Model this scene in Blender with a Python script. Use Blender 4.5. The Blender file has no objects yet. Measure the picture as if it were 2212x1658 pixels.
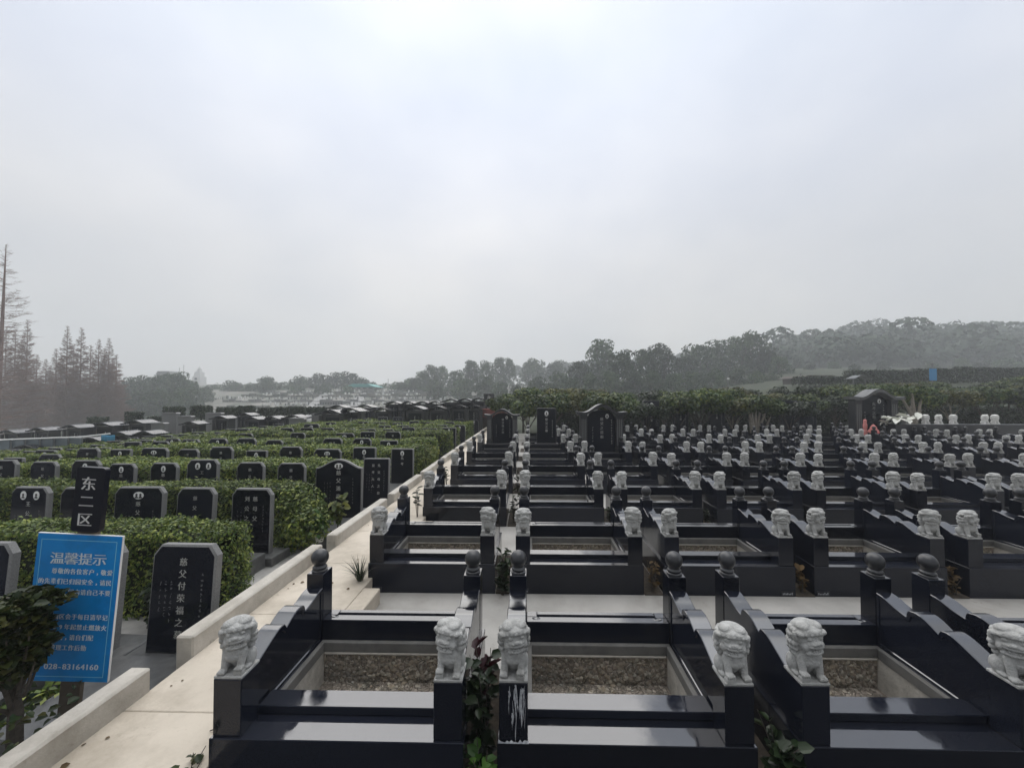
import bpy, bmesh, math, random
import numpy as np
from mathutils import Vector, Matrix, noise
R = math.radians
SC = bpy.context.scene
COL = SC.collection
rng = np.random.default_rng(7)
random.seed(7)

# ------------------------------------------------------------------ camera
EYE = 1.746
FPX = 830.0                      # focal length in pixels of a 2211 px wide picture
YAW, PITCH = R(1.2), R(1.2)
cam_d = bpy.data.cameras.new("camera")
cam = bpy.data.objects.new("camera", cam_d)
COL.objects.link(cam)
cam_d.sensor_width = 36.0
cam_d.lens = 36.0 * FPX / 2211.0
cam_d.shift_x = -20.6 / 2211.0
cam_d.shift_y = 11.6 / 2211.0
cam_d.clip_start = 0.02
cam_d.clip_end = 6000
cam.location = (0, 0, EYE)
cam.rotation_euler = (math.pi / 2 + PITCH, 0, YAW)
SC.camera = cam
CM = cam.rotation_euler.to_matrix()

def at(px, py, y):
    """point at forward distance y (metres) seen at picture place (px, py); a drafting aid for measuring off positions"""
    d = CM @ Vector(((px - 1105.5) / FPX + cam_d.shift_x * 2211 / FPX, -(py - 829) / FPX + cam_d.shift_y * 2211 / FPX, -1))
    return Vector((0, 0, EYE)) + d * (y / d.y)

# ------------------------------------------------------------------ sky and light
SUN_EL, SUN_AZ = R(37), R(-15)
world = bpy.data.worlds.new("World")
SC.world = world
world.use_nodes = True
nt = world.node_tree
nt.nodes.clear()
def nd(tree, kind, **kw):
    n = tree.nodes.new(kind)
    for k, v in kw.items():
        setattr(n, k, v)
    return n
wo = nd(nt, "ShaderNodeOutputWorld")
bg = nd(nt, "ShaderNodeBackground")
bg.inputs[1].default_value = 0.1
sky = nd(nt, "ShaderNodeTexSky", sky_type='NISHITA', sun_disc=False, sun_elevation=SUN_EL, sun_rotation=SUN_AZ, air_density=1.0, dust_density=2.0, ozone_density=1.0)
tc = nd(nt, "ShaderNodeTexCoord")
sep = nd(nt, "ShaderNodeSeparateXYZ")
nt.links.new(tc.outputs["Generated"], sep.inputs[0])
ramp = nd(nt, "ShaderNodeValToRGB")
cr = ramp.color_ramp
cr.elements[0].position = 0.0
cr.elements[0].color = (0.66, 0.65, 0.625, 1)
cr.elements[1].position = 1.0
cr.elements[1].color = (1.0, 1.0, 1.0, 1)
for p, c in ((0.12, (0.675, 0.67, 0.65)), (0.30, (0.69, 0.695, 0.705)), (0.50, (0.735, 0.765, 0.83)), (0.66, (0.76, 0.815, 0.91)), (0.8, (0.95, 0.98, 1.0))):
    e = cr.elements.new(p)
    e.color = (*c, 1)
nt.links.new(sep.outputs[2], ramp.inputs[0])
noi = nd(nt, "ShaderNodeTexNoise")
noi.inputs["Scale"].default_value = 2.2
noi.inputs["Detail"].default_value = 4
noi.inputs["Roughness"].default_value = 0.45
mp = nd(nt, "ShaderNodeMapping")
mp.inputs["Scale"].default_value = (1, 1, 1.6)
nt.links.new(tc.outputs["Generated"], mp.inputs[0])
nt.links.new(mp.outputs[0], noi.inputs["Vector"])
cl = nd(nt, "ShaderNodeValToRGB")
cl.color_ramp.elements[0].position = 0.32
cl.color_ramp.elements[0].color = (0.85, 0.875, 0.93, 1)
cl.color_ramp.elements[1].position = 0.68
cl.color_ramp.elements[1].color = (1.10, 1.08, 1.065, 1)
nt.links.new(noi.outputs[0], cl.inputs[0])
mul = nd(nt, "ShaderNodeMix", data_type='RGBA', blend_type='MULTIPLY')
mul.inputs[0].default_value = 1.0
nt.links.new(ramp.outputs[0], mul.inputs[6])
nt.links.new(cl.outputs[0], mul.inputs[7])
# the veiled sun: a soft bright patch of cloud round its direction
sdir = Vector((math.sin(SUN_AZ) * math.cos(SUN_EL), math.cos(SUN_AZ) * math.cos(SUN_EL), math.sin(SUN_EL)))
dot = nd(nt, "ShaderNodeVectorMath", operation='DOT_PRODUCT')
dot.inputs[1].default_value = sdir
nt.links.new(tc.outputs["Generated"], dot.inputs[0])
gl = nd(nt, "ShaderNodeMapRange", interpolation_type='SMOOTHSTEP')
gl.inputs[1].default_value = 0.72
gl.inputs[2].default_value = 1.0
gl.inputs[3].default_value = 1.0
gl.inputs[4].default_value = 1.10
nt.links.new(dot.outputs["Value"], gl.inputs[0])
zen = nd(nt, "ShaderNodeMapRange", interpolation_type='SMOOTHSTEP')   # overcast skies are brightest overhead
zen.inputs[1].default_value = 0.76
zen.inputs[2].default_value = 1.0
zen.inputs[3].default_value = 9.3
zen.inputs[4].default_value = 30.0
nt.links.new(sep.outputs[2], zen.inputs[0])
m2 = nd(nt, "ShaderNodeMath", operation='MULTIPLY')
nt.links.new(gl.outputs[0], m2.inputs[0])
nt.links.new(zen.outputs[0], m2.inputs[1])
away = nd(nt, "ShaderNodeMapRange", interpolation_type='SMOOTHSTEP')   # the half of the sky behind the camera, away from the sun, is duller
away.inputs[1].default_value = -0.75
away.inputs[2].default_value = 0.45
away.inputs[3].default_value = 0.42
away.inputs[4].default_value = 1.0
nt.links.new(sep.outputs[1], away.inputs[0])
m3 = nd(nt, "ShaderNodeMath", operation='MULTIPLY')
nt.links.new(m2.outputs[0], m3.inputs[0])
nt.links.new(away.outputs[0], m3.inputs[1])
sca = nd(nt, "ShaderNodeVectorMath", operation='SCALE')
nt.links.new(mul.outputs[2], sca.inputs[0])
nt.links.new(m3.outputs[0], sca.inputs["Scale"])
mx = nd(nt, "ShaderNodeMix", data_type='RGBA')
mx.inputs[0].default_value = 0.985
nt.links.new(sky.outputs[0], mx.inputs[6])
nt.links.new(sca.outputs[0], mx.inputs[7])
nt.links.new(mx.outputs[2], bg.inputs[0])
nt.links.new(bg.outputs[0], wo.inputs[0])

sun_d = bpy.data.lights.new("sun", 'SUN')
sun_d.energy = 0.9
sun_d.angle = R(50)
sun_d.color = (1.0, 0.95, 0.88)
sun = bpy.data.objects.new("sun", sun_d)
COL.objects.link(sun)
sun.rotation_euler = (-sdir).to_track_quat('-Z', 'Y').to_euler()

SC.view_settings.view_transform = 'Standard'
SC.view_settings.look = 'None'
SC.view_settings.gamma = 1
SC.view_settings.exposure = 0.34
SC.cycles.use_denoising = True
SC.cycles.max_bounces = 6
SC.cycles.diffuse_bounces = 3
SC.cycles.glossy_bounces = 3
SC.cycles.transmission_bounces = 3
SC.cycles.volume_bounces = 1
SC.cycles.transparent_max_bounces = 6
SC.cycles.sample_clamp_indirect = 4

# ------------------------------------------------------------------ materials
def mat(name, col, rough=0.6, ior=1.5, spec=0.5, var=0.0, vscale=8.0, col2=None, bump=0.0, bscale=30.0, detail=6.0, metal=0.0, ramp_pos=(0.35, 0.65), stain=0.0, sscale=1.3, rnd=0.0, gloss=0.0):
    m = bpy.data.materials.new(name)
    m.use_nodes = True
    t = m.node_tree
    b = t.nodes["Principled BSDF"]
    b.inputs["Base Color"].default_value = (*col, 1)
    b.inputs["Roughness"].default_value = rough
    b.inputs["IOR"].default_value = ior
    b.inputs["Specular IOR Level"].default_value = spec
    b.inputs["Metallic"].default_value = metal
    co = nd(t, "ShaderNodeTexCoord")
    if col2 is not None:
        n = nd(t, "ShaderNodeTexNoise")
        n.inputs["Scale"].default_value = vscale
        n.inputs["Detail"].default_value = detail
        n.inputs["Roughness"].default_value = 0.62
        t.links.new(co.outputs["Object"], n.inputs["Vector"])
        r = nd(t, "ShaderNodeValToRGB")
        r.color_ramp.elements[0].position = ramp_pos[0]
        r.color_ramp.elements[1].position = ramp_pos[1]
        r.color_ramp.elements[0].color = (*col, 1)
        r.color_ramp.elements[1].color = (*col2, 1)
        t.links.new(n.outputs[0], r.inputs[0])
        t.links.new(r.outputs[0], b.inputs["Base Color"])
    src = b.inputs["Base Color"].links[0].from_socket if b.inputs["Base Color"].links else None
    def mult(sock, fac_sock):
        q = nd(t, "ShaderNodeMix", data_type='RGBA', blend_type='MULTIPLY')
        q.inputs[0].default_value = 1
        t.links.new(sock, q.inputs[6]); t.links.new(fac_sock, q.inputs[7])
        return q.outputs[2]
    if stain and src:
        for (sc_, lo, hi, am) in ((sscale, .47, .66, stain), (sscale * 9, .60, .70, stain * .9), (sscale * 45, .66, .72, stain * .7)):
            n3 = nd(t, "ShaderNodeTexNoise")
            n3.inputs["Scale"].default_value = sc_
            n3.inputs["Detail"].default_value = 12
            n3.inputs["Roughness"].default_value = 0.68
            t.links.new(co.outputs["Object"], n3.inputs["Vector"])
            r3 = nd(t, "ShaderNodeValToRGB")
            r3.color_ramp.elements[0].position = lo; r3.color_ramp.elements[1].position = hi
            r3.color_ramp.elements[0].color = (1, 1, 1, 1)
            r3.color_ramp.elements[1].color = (1 - am, 1 - am * 1.05, 1 - am * 1.15, 1)
            t.links.new(n3.outputs[0], r3.inputs[0])
            src = mult(src, r3.outputs[0])
    if rnd and src:
        oi = nd(t, "ShaderNodeObjectInfo")
        mr = nd(t, "ShaderNodeMapRange")
        mr.inputs[3].default_value = 1 - rnd; mr.inputs[4].default_value = 1 + rnd
        t.links.new(oi.outputs["Random"], mr.inputs[0])
        cb = nd(t, "ShaderNodeCombineColor")
        for i_ in range(3):
            t.links.new(mr.outputs[0], cb.inputs[i_])
        src = mult(src, cb.outputs[0])
    if (stain or rnd) and src:
        t.links.new(src, b.inputs["Base Color"])
    if gloss:
        n4 = nd(t, "ShaderNodeTexNoise")
        n4.inputs["Scale"].default_value = 5.5
        n4.inputs["Detail"].default_value = 9
        n4.inputs["Roughness"].default_value = 0.7
        t.links.new(co.outputs["Object"], n4.inputs["Vector"])
        mr = nd(t, "ShaderNodeMapRange")
        mr.inputs[1].default_value = .42; mr.inputs[2].default_value = .72
        mr.inputs[3].default_value = rough; mr.inputs[4].default_value = rough + gloss
        t.links.new(n4.outputs[0], mr.inputs[0])
        t.links.new(mr.outputs[0], b.inputs["Roughness"])
    if bump:
        n2 = nd(t, "ShaderNodeTexNoise")
        n2.inputs["Scale"].default_value = bscale
        n2.inputs["Detail"].default_value = 5
        t.links.new(co.outputs["Object"], n2.inputs["Vector"])
        bp = nd(t, "ShaderNodeBump")
        bp.inputs["Strength"].default_value = bump
        bp.inputs["Distance"].default_value = 0.01
        t.links.new(n2.outputs[0], bp.inputs["Height"])
        t.links.new(bp.outputs[0], b.inputs["Normal"])
    return m

def leaf_mat(name, cols, rough=0.45, trans=0.25, pos=None, rnd=0.25):
    m = bpy.data.materials.new(name)
    m.use_nodes = True
    t = m.node_tree
    b = t.nodes["Principled BSDF"]
    b.inputs["Roughness"].default_value = rough
    b.inputs["Specular IOR Level"].default_value = 0.35
    g = nd(t, "ShaderNodeNewGeometry")
    r = nd(t, "ShaderNodeValToRGB")
    k = len(cols)
    els = r.color_ramp.elements
    els[0].color = (*cols[0], 1)
    els[1].color = (*cols[-1], 1)
    for i in range(1, k - 1):
        e = els.new(pos[i] if pos else i / (k - 1))
        e.color = (*cols[i], 1)
    t.links.new(g.outputs["Random Per Island"], r.inputs[0])
    oi = nd(t, "ShaderNodeObjectInfo")
    mr = nd(t, "ShaderNodeMapRange")
    mr.inputs[3].default_value = 1 - rnd; mr.inputs[4].default_value = 1 + rnd
    t.links.new(oi.outputs["Random"], mr.inputs[0])
    co = nd(t, "ShaderNodeTexCoord")
    pn = nd(t, "ShaderNodeTexNoise")                      # patches of older and younger growth
    pn.inputs["Scale"].default_value = 2.6
    pn.inputs["Detail"].default_value = 4
    t.links.new(co.outputs["Object"], pn.inputs["Vector"])
    pr = nd(t, "ShaderNodeValToRGB")
    pr.color_ramp.elements[0].position = .34; pr.color_ramp.elements[1].position = .66
    pr.color_ramp.elements[0].color = (.62, .66, .70, 1); pr.color_ramp.elements[1].color = (1.32, 1.25, 1.05, 1)
    t.links.new(pn.outputs[0], pr.inputs[0])
    pm_ = nd(t, "ShaderNodeMix", data_type='RGBA', blend_type='MULTIPLY')
    pm_.inputs[0].default_value = 1
    t.links.new(r.outputs[0], pm_.inputs[6]); t.links.new(pr.outputs[0], pm_.inputs[7])
    sv = nd(t, "ShaderNodeVectorMath", operation='SCALE')
    t.links.new(pm_.outputs[2], sv.inputs[0]); t.links.new(mr.outputs[0], sv.inputs["Scale"])
    t.links.new(sv.outputs[0], b.inputs["Base Color"])
    tr = nd(t, "ShaderNodeBsdfTranslucent")
    t.links.new(sv.outputs[0], tr.inputs[0])
    ms = nd(t, "ShaderNodeMixShader")
    ms.inputs[0].default_value = trans
    t.links.new(b.outputs[0], ms.inputs[1])
    t.links.new(tr.outputs[0], ms.inputs[2])
    t.links.new(ms.outputs[0], t.nodes["Material Output"].inputs[0])
    return m

M = {}
M['granite'] = mat("black_granite", (0.0068, 0.0082, 0.0140), rough=0.08, ior=1.38, spec=0.5, col2=(0.011, 0.0135, 0.022), vscale=260, detail=2, rnd=.3, gloss=.14)
M['granite_top'] = mat("mirror_polished_granite", (0.006, 0.0075, 0.014), rough=0.05, ior=2.2, spec=0.5, col2=(0.011, 0.013, 0.020), vscale=260, detail=2, rnd=.3, gloss=.20)
M['granite_dull'] = mat("honed_granite", (0.016, 0.017, 0.021), rough=0.32, ior=1.6, col2=(0.028, 0.029, 0.033), vscale=200, detail=2, rnd=.2, stain=.2, sscale=6)
M['roofstone'] = mat("dark_roof_granite", (0.012, 0.013, 0.017), rough=0.16, ior=1.5, col2=(0.02, 0.021, 0.026), vscale=40, rnd=.25, gloss=.2)
M['sawn'] = mat("sawn_grey_granite", (0.13, 0.13, 0.13), rough=0.55, col2=(0.21, 0.21, 0.205), vscale=120, detail=4)
M['slab'] = mat("grey_slab", (0.085, 0.088, 0.090), rough=0.28, col2=(0.13, 0.132, 0.132), vscale=14, detail=8, stain=.3, sscale=4, rnd=.2, gloss=.2)
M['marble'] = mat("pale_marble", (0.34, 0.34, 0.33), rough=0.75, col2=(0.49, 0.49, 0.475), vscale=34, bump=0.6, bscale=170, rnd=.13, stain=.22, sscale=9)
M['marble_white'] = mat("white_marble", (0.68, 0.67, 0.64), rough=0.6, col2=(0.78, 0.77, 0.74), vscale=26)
M['path'] = mat("pale_concrete", (0.61, 0.545, 0.455), rough=0.85, col2=(0.47, 0.415, 0.34), vscale=2.2, detail=10, bump=0.18, bscale=60, ramp_pos=(0.38, 0.72), stain=.22, sscale=1.1)
M['walk'] = mat("walkway_concrete", (0.41, 0.395, 0.37), rough=0.8, col2=(0.33, 0.318, 0.295), vscale=2.2, detail=10, bump=0.18, bscale=60, stain=.25, sscale=1.0)
M['curb'] = mat("curb_stone", (0.56, 0.525, 0.47), rough=0.8, col2=(0.45, 0.42, 0.37), vscale=7, detail=8, bump=0.2, bscale=80, stain=.28, sscale=2.2)
M['conc'] = mat("grey_concrete", (0.30, 0.295, 0.28), rough=0.8, col2=(0.40, 0.39, 0.37), vscale=9, detail=8, bump=0.15, bscale=60)
M['coping'] = mat("pit_coping", (0.115, 0.113, 0.107), rough=0.7, col2=(0.20, 0.195, 0.182), vscale=10, detail=6, stain=.3, sscale=5)
M['plaster'] = mat("rough_plaster", (0.40, 0.375, 0.33), rough=0.9, col2=(0.56, 0.53, 0.47), vscale=22, detail=8, bump=0.4, bscale=90)
M['soil'] = mat("soil", (0.030, 0.024, 0.017), rough=0.95, col2=(0.07, 0.055, 0.04), vscale=18, bump=0.6, bscale=50)
M['asphalt'] = mat("asphalt", (0.04, 0.04, 0.042), rough=0.9, col2=(0.055, 0.055, 0.055), vscale=40)
M['grass'] = mat("grassland", (0.022, 0.032, 0.014), rough=0.95, col2=(0.042, 0.050, 0.022), vscale=0.5, detail=10)
M['terrace'] = mat("terraces", (0.09, 0.10, 0.075), rough=0.9, col2=(0.24, 0.225, 0.20), vscale=0.16, detail=10, ramp_pos=(0.42, 0.60))
M['bark'] = mat("bark", (0.055, 0.045, 0.036), rough=0.9, col2=(0.10, 0.085, 0.07), vscale=30)
M['pale_bark'] = mat("pale_bark", (0.20, 0.175, 0.14), rough=0.85, col2=(0.30, 0.27, 0.22), vscale=20)
M['twig'] = mat("bare_twig", (0.19, 0.115, 0.09), rough=0.95, col2=(0.25, 0.16, 0.13), vscale=3)
M['white'] = mat("white_paint", (0.78, 0.78, 0.76), rough=0.5)
M['ink'] = mat("portrait_ink", (0.03, 0.03, 0.03), rough=0.5)
M['letter'] = mat("painted_letters", (0.42, 0.42, 0.39), col2=(0.60, 0.60, 0.56), vscale=70, rough=0.6)
M['gold'] = mat("gilt_letters", (0.50, 0.42, 0.16), rough=0.5)
M['faint'] = mat("small_letters", (0.20, 0.20, 0.20), rough=0.6)
M['drips'] = mat("cement_stain", (0.22, 0.23, 0.25), rough=0.8, col2=(0.50, 0.51, 0.53), vscale=60)
M['blue'] = mat("blue_sign_paint", (0.002, 0.22, 0.62), rough=0.4, col2=(0.004, 0.26, 0.66), vscale=5, stain=.18, sscale=7)
M['signtext'] = mat("sign_lettering", (0.72, 0.80, 0.86), rough=0.5)
M['cyan'] = mat("sign_border", (0.25, 0.62, 0.80), rough=0.5)
M['navy'] = mat("black_sign_enamel", (0.004, 0.005, 0.012), rough=0.3)
M['post'] = mat("brown_post", (0.085, 0.068, 0.050), rough=0.7, col2=(0.12, 0.10, 0.075), vscale=12)
M['teal'] = mat("teal_roof", (0.05, 0.32, 0.30), rough=0.6)
M['redroof'] = mat("red_tiles", (0.20, 0.055, 0.04), rough=0.8)
M['brownroof'] = mat("brown_tiles", (0.07, 0.052, 0.04), rough=0.85)
M['wallpale'] = mat("pale_wall", (0.45, 0.44, 0.42), rough=0.85)
M['blueflat'] = mat("blue_board", (0.04, 0.26, 0.55), rough=0.5)
M['cloth'] = mat("blue_cloth", (0.06, 0.28, 0.48), rough=0.8)
M['red'] = mat("red_ribbon", (0.62, 0.03, 0.05), rough=0.6)
M['pink'] = mat("pink_paper", (0.62, 0.22, 0.20), rough=0.7)
M['petal'] = mat("white_petals", (0.80, 0.80, 0.72), rough=0.6)
M['yellow'] = mat("yellow_paper", (0.45, 0.36, 0.16), rough=0.7)
M['glassrail'] = mat("tinted_rail_panel", (0.12, 0.15, 0.17), rough=0.25)
M['pot'] = mat("glazed_pot", (0.62, 0.60, 0.55), rough=0.35)
M['terracotta'] = mat("brown_pot", (0.22, 0.12, 0.06), rough=0.6)
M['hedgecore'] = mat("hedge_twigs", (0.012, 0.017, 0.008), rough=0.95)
M['pebblestone'] = leaf_mat("loose_pebbles", [(0.16, 0.145, 0.125), (0.30, 0.275, 0.24), (0.36, 0.30, 0.25), (0.55, 0.52, 0.47)], rough=0.8, trans=0.0, rnd=.1)
M['leaf_hedge'] = leaf_mat("hedge_leaves", [(0.030, 0.068, 0.013), (0.105, 0.160, 0.028), (0.28, 0.32, 0.075)], trans=0.14, rnd=.15)
M['leaf_bright'] = leaf_mat("young_leaves", [(0.06, 0.10, 0.02), (0.14, 0.18, 0.04), (0.26, 0.27, 0.08)], trans=0.3)
M['leaf_tree'] = leaf_mat("tree_leaves", [(0.016, 0.040, 0.011), (0.045, 0.085, 0.021), (0.15, 0.175, 0.045)], trans=0.2)
M['leaf_olive'] = leaf_mat("olive_leaves", [(0.030, 0.040, 0.010), (0.075, 0.085, 0.022), (0.16, 0.155, 0.05)], trans=0.25)
M['leaf_dark'] = leaf_mat("dark_leaves", [(0.010, 0.020, 0.010), (0.022, 0.040, 0.016), (0.045, 0.065, 0.030)], rough=0.3, trans=0.12)
M['leaf_bush'] = leaf_mat("bush_leaves", [(0.016, 0.028, 0.010), (0.035, 0.055, 0.016), (0.10, 0.10, 0.035)], rough=0.35, trans=0.15)
M['leaf_green'] = leaf_mat("fresh_leaves", [(0.03, 0.08, 0.015), (0.06, 0.14, 0.03), (0.10, 0.20, 0.05)], rough=0.35, trans=0.25)
M['leaf_red'] = leaf_mat("red_leaves", [(0.035, 0.008, 0.012), (0.07, 0.012, 0.018)], rough=0.35, trans=0.15)
M['leaf_dry'] = leaf_mat("dry_leaves", [(0.07, 0.045, 0.02), (0.16, 0.10, 0.04)], rough=0.7, trans=0.1)
M['leaf_far'] = leaf_mat("far_leaves", [(0.020, 0.044, 0.019), (0.038, 0.074, 0.031), (0.070, 0.104, 0.045)], rough=0.6, trans=0.1, rnd=.45)
M['leaf_ridge'] = leaf_mat("ridge_leaves", [(0.024, 0.042, 0.028), (0.040, 0.062, 0.038)], rough=0.7, trans=0.05)

def pebble_mat():
    m = bpy.data.materials.new("pebbly_concrete")
    m.use_nodes = True
    t = m.node_tree
    b = t.nodes["Principled BSDF"]
    b.inputs["Roughness"].default_value = 0.75
    co = nd(t, "ShaderNodeTexCoord")
    v = nd(t, "ShaderNodeTexVoronoi", feature='F1')
    v.inputs["Scale"].default_value = 44
    v2 = nd(t, "ShaderNodeTexVoronoi", feature='DISTANCE_TO_EDGE')
    v2.inputs["Scale"].default_value = 44
    n = nd(t, "ShaderNodeTexNoise")
    n.inputs["Scale"].default_value = 7
    n.inputs["Detail"].default_value = 8
    ad = nd(t, "ShaderNodeMix", data_type='RGBA')
    ad.inputs[0].default_value = 0.06
    t.links.new(co.outputs["Object"], ad.inputs[6])
    t.links.new(n.outputs["Color"], ad.inputs[7])
    for q in (v, v2):
        t.links.new(ad.outputs[2], q.inputs["Vector"])
    t.links.new(co.outputs["Object"], n.inputs["Vector"])
    r = nd(t, "ShaderNodeValToRGB")
    els = r.color_ramp.elements
    els[0].color = (0.25, 0.228, 0.198, 1)
    els[1].color = (0.78, 0.73, 0.66, 1)
    e = els.new(0.45); e.color = (0.36, 0.33, 0.29, 1)
    e = els.new(0.85); e.color = (0.47, 0.435, 0.385, 1)
    sp = nd(t, "ShaderNodeSeparateColor")
    t.links.new(v.outputs["Color"], sp.inputs[0])
    t.links.new(sp.outputs[0], r.inputs[0])
    r2 = nd(t, "ShaderNodeValToRGB")
    r2.color_ramp.elements[0].position = 0.3
    r2.color_ramp.elements[0].color = (0.55, 0.55, 0.5, 1)
    r2.color_ramp.elements[1].position = 0.7
    r2.color_ramp.elements[1].color = (1.15, 1.05, 1.0, 1)
    t.links.new(n.outputs[0], r2.inputs[0])
    mm = nd(t, "ShaderNodeMix", data_type='RGBA', blend_type='MULTIPLY')
    mm.inputs[0].default_value = 1
    t.links.new(r.outputs[0], mm.inputs[6])
    t.links.new(r2.outputs[0], mm.inputs[7])
    t.links.new(mm.outputs[2], b.inputs["Base Color"])
    mr = nd(t, "ShaderNodeMapRange")
    mr.inputs[2].default_value = 0.16
    t.links.new(v2.outputs[0], mr.inputs[0])
    bp = nd(t, "ShaderNodeBump")
    bp.inputs["Strength"].default_value = 0.9
    bp.inputs["Distance"].default_value = 0.012
    t.links.new(mr.outputs[0], bp.inputs["Height"])
    t.links.new(bp.outputs[0], b.inputs["Normal"])
    return m
M['pebble'] = pebble_mat()

# ------------------------------------------------------------------ helpers
ORD = "zeroth first second third fourth fifth sixth seventh eighth ninth tenth eleventh twelfth thirteenth fourteenth fifteenth sixteenth seventeenth eighteenth nineteenth twentieth".split()
ORD += ["twenty-" + o for o in ORD[1:10]] + ["thirtieth"] + ["thirty-" + o for o in ORD[1:10]] + ["fortieth"] + ["forty-" + o for o in ORD[1:10]] + ["fiftieth"] + ["fifty-" + o for o in ORD[1:10]]

def link(name, me, parent=None, loc=(0, 0, 0), rot=(0, 0, 0), sc=None):
    o = bpy.data.objects.new(name, me)
    COL.objects.link(o)
    o.location = loc
    o.rotation_euler = rot
    if sc is not None:
        o.scale = (sc, sc, sc) if isinstance(sc, (int, float)) else sc
    if parent is not None:
        o.parent = parent
    return o

def tag(o, label, cat, group=None):
    o['label'] = label
    o['category'] = cat
    if group:
        o['group'] = group
    return o

def thing(name, label, cat, loc=(0, 0, 0), rotz=0.0, group=None, sc=None):
    return tag(link(name, None, None, loc, (0, 0, rotz), sc), label, cat, group)

def struct(o, kind='structure'):
    o['kind'] = kind
    return o

def children(o):
    return [c for c in bpy.data.objects if c.parent == o]

class MB:
    """collects geometry for one mesh"""
    def __init__(self):
        self.v, self.f, self.m = [], [], []
    def add(self, vs, fs, mi=0):
        n = len(self.v)
        self.v += [tuple(p) for p in vs]
        self.f += [tuple(i + n for i in f) for f in fs]
        self.m += [mi] * len(fs)
        return self
    def box(self, x0, x1, y0, y1, z0, z1, c=0.003, mi=0):
        x0, x1 = min(x0, x1), max(x0, x1)
        c = min(c, (x1 - x0) * .3, (y1 - y0) * .3, (z1 - z0) * .3)
        vs, idx = [], {}
        X, Y, Z = (x0, x1), (y0, y1), (z0, z1)
        for i in range(2):
            for j in range(2):
                for k in range(2):
                    sx, sy, sz = (1, -1)[i], (1, -1)[j], (1, -1)[k]
                    for a in range(3):
                        p = [X[i] + sx * c, Y[j] + sy * c, Z[k] + sz * c]
                        p[a] = (X[i], Y[j], Z[k])[a]
                        idx[i, j, k, a] = len(vs)
                        vs.append(p)
        fs = []
        for a in range(3):
            b, d = (a + 1) % 3, (a + 2) % 3
            for s in (0, 1):
                q = []
                for (u, w) in ((0, 0), (1, 0), (1, 1), (0, 1)):
                    t = [0, 0, 0]
                    t[a], t[b], t[d] = s, u, w
                    q.append(idx[t[0], t[1], t[2], a])
                fs.append(q if s else q[::-1])
            for (u, w) in ((0, 0), (1, 0), (1, 1), (0, 1)):          # edges along a
                t0 = [0, 0, 0]; t1 = [0, 0, 0]
                t0[b] = t1[b] = u; t0[d] = t1[d] = w
                t0[a], t1[a] = 0, 1
                q = [idx[(*t0, b)], idx[(*t1, b)], idx[(*t1, d)], idx[(*t0, d)]]
                fs.append(q if (u + w) % 2 == 0 else q[::-1])
        for i in range(2):
            for j in range(2):
                for k in range(2):
                    q = [idx[i, j, k, 0], idx[i, j, k, 1], idx[i, j, k, 2]]
                    fs.append(q if (i + j + k) % 2 else q[::-1])
        return self.add(vs, fs, mi)
    def lathe(self, prof, c=(0, 0, 0), n=24, mi=0):
        vs, fs = [], []
        for (r, z) in prof:
            for k in range(n):
                a = 2 * math.pi * k / n
                vs.append((c[0] + r * math.cos(a), c[1] + r * math.sin(a), c[2] + z))
        for i in range(len(prof) - 1):
            for k in range(n):
                k2 = (k + 1) % n
                fs.append((i * n + k, i * n + k2, (i + 1) * n + k2, (i + 1) * n + k))
        fs.append(tuple(range(n))[::-1])
        fs.append(tuple((len(prof) - 1) * n + k for k in range(n)))
        return self.add(vs, fs, mi)
    def tube(self, pts, rads, n=6, mi=0):
        pts = [Vector(p) for p in pts]
        vs, fs = [], []
        for i, p in enumerate(pts):
            d = (pts[min(i + 1, len(pts) - 1)] - pts[max(i - 1, 0)]).normalized()
            u = d.orthogonal().normalized() if abs(d.z) > .9 or True else None
            if i and u.dot(pu) < 0.2:
                u = (pu - d * pu.dot(d)).normalized()
            elif i:
                u = (pu - d * pu.dot(d)).normalized()
            pu = u
            w = d.cross(u)
            for k in range(n):
                a = 2 * math.pi * k / n
                vs.append(p + (u * math.cos(a) + w * math.sin(a)) * rads[i])
        for i in range(len(pts) - 1):
            for k in range(n):
                k2 = (k + 1) % n
                fs.append((i * n + k, i * n + k2, (i + 1) * n + k2, (i + 1) * n + k))
        fs.append(tuple(range(n))[::-1])
        fs.append(tuple((len(pts) - 1) * n + k for k in range(n)))
        return self.add(vs, fs, mi)
    def prism(self, poly, y0, y1, mi=0, front_mi=None):
        """polygon given in x, z, extruded from y0 (front) to y1"""
        n = len(poly)
        vs = [(x, y0, z) for x, z in poly] + [(x, y1, z) for x, z in poly]
        fs = [tuple(range(n)), tuple(range(2 * n - 1, n - 1, -1))]
        self.add(vs, fs[:1], mi if front_mi is None else front_mi)
        base = len(self.v) - 2 * n
        self.f += [tuple(i + base for i in fs[1])]
        self.m += [mi]
        for i in range(n):
            j = (i + 1) % n
            self.f.append((base + j, base + i, base + n + i, base + n + j))
            self.m.append(mi)
        return self
    def mesh(self, name, mats, sharp=35, fix=False):
        me = bpy.data.meshes.new(name)
        me.from_pydata(self.v, [], self.f)
        for q in (mats if isinstance(mats, (list, tuple)) else [mats]):
            me.materials.append(M[q])
        me.polygons.foreach_set("material_index", self.m)
        if fix:
            b = bmesh.new(); b.from_mesh(me)
            bmesh.ops.recalc_face_normals(b, faces=b.faces)
            b.to_mesh(me); b.free()
        if 'granite' in mats if isinstance(mats, (list, tuple)) else mats == 'granite':
            polish(me)
        if sharp:
            me.shade_smooth()
            me.set_sharp_from_angle(angle=R(sharp))
        return me
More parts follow.
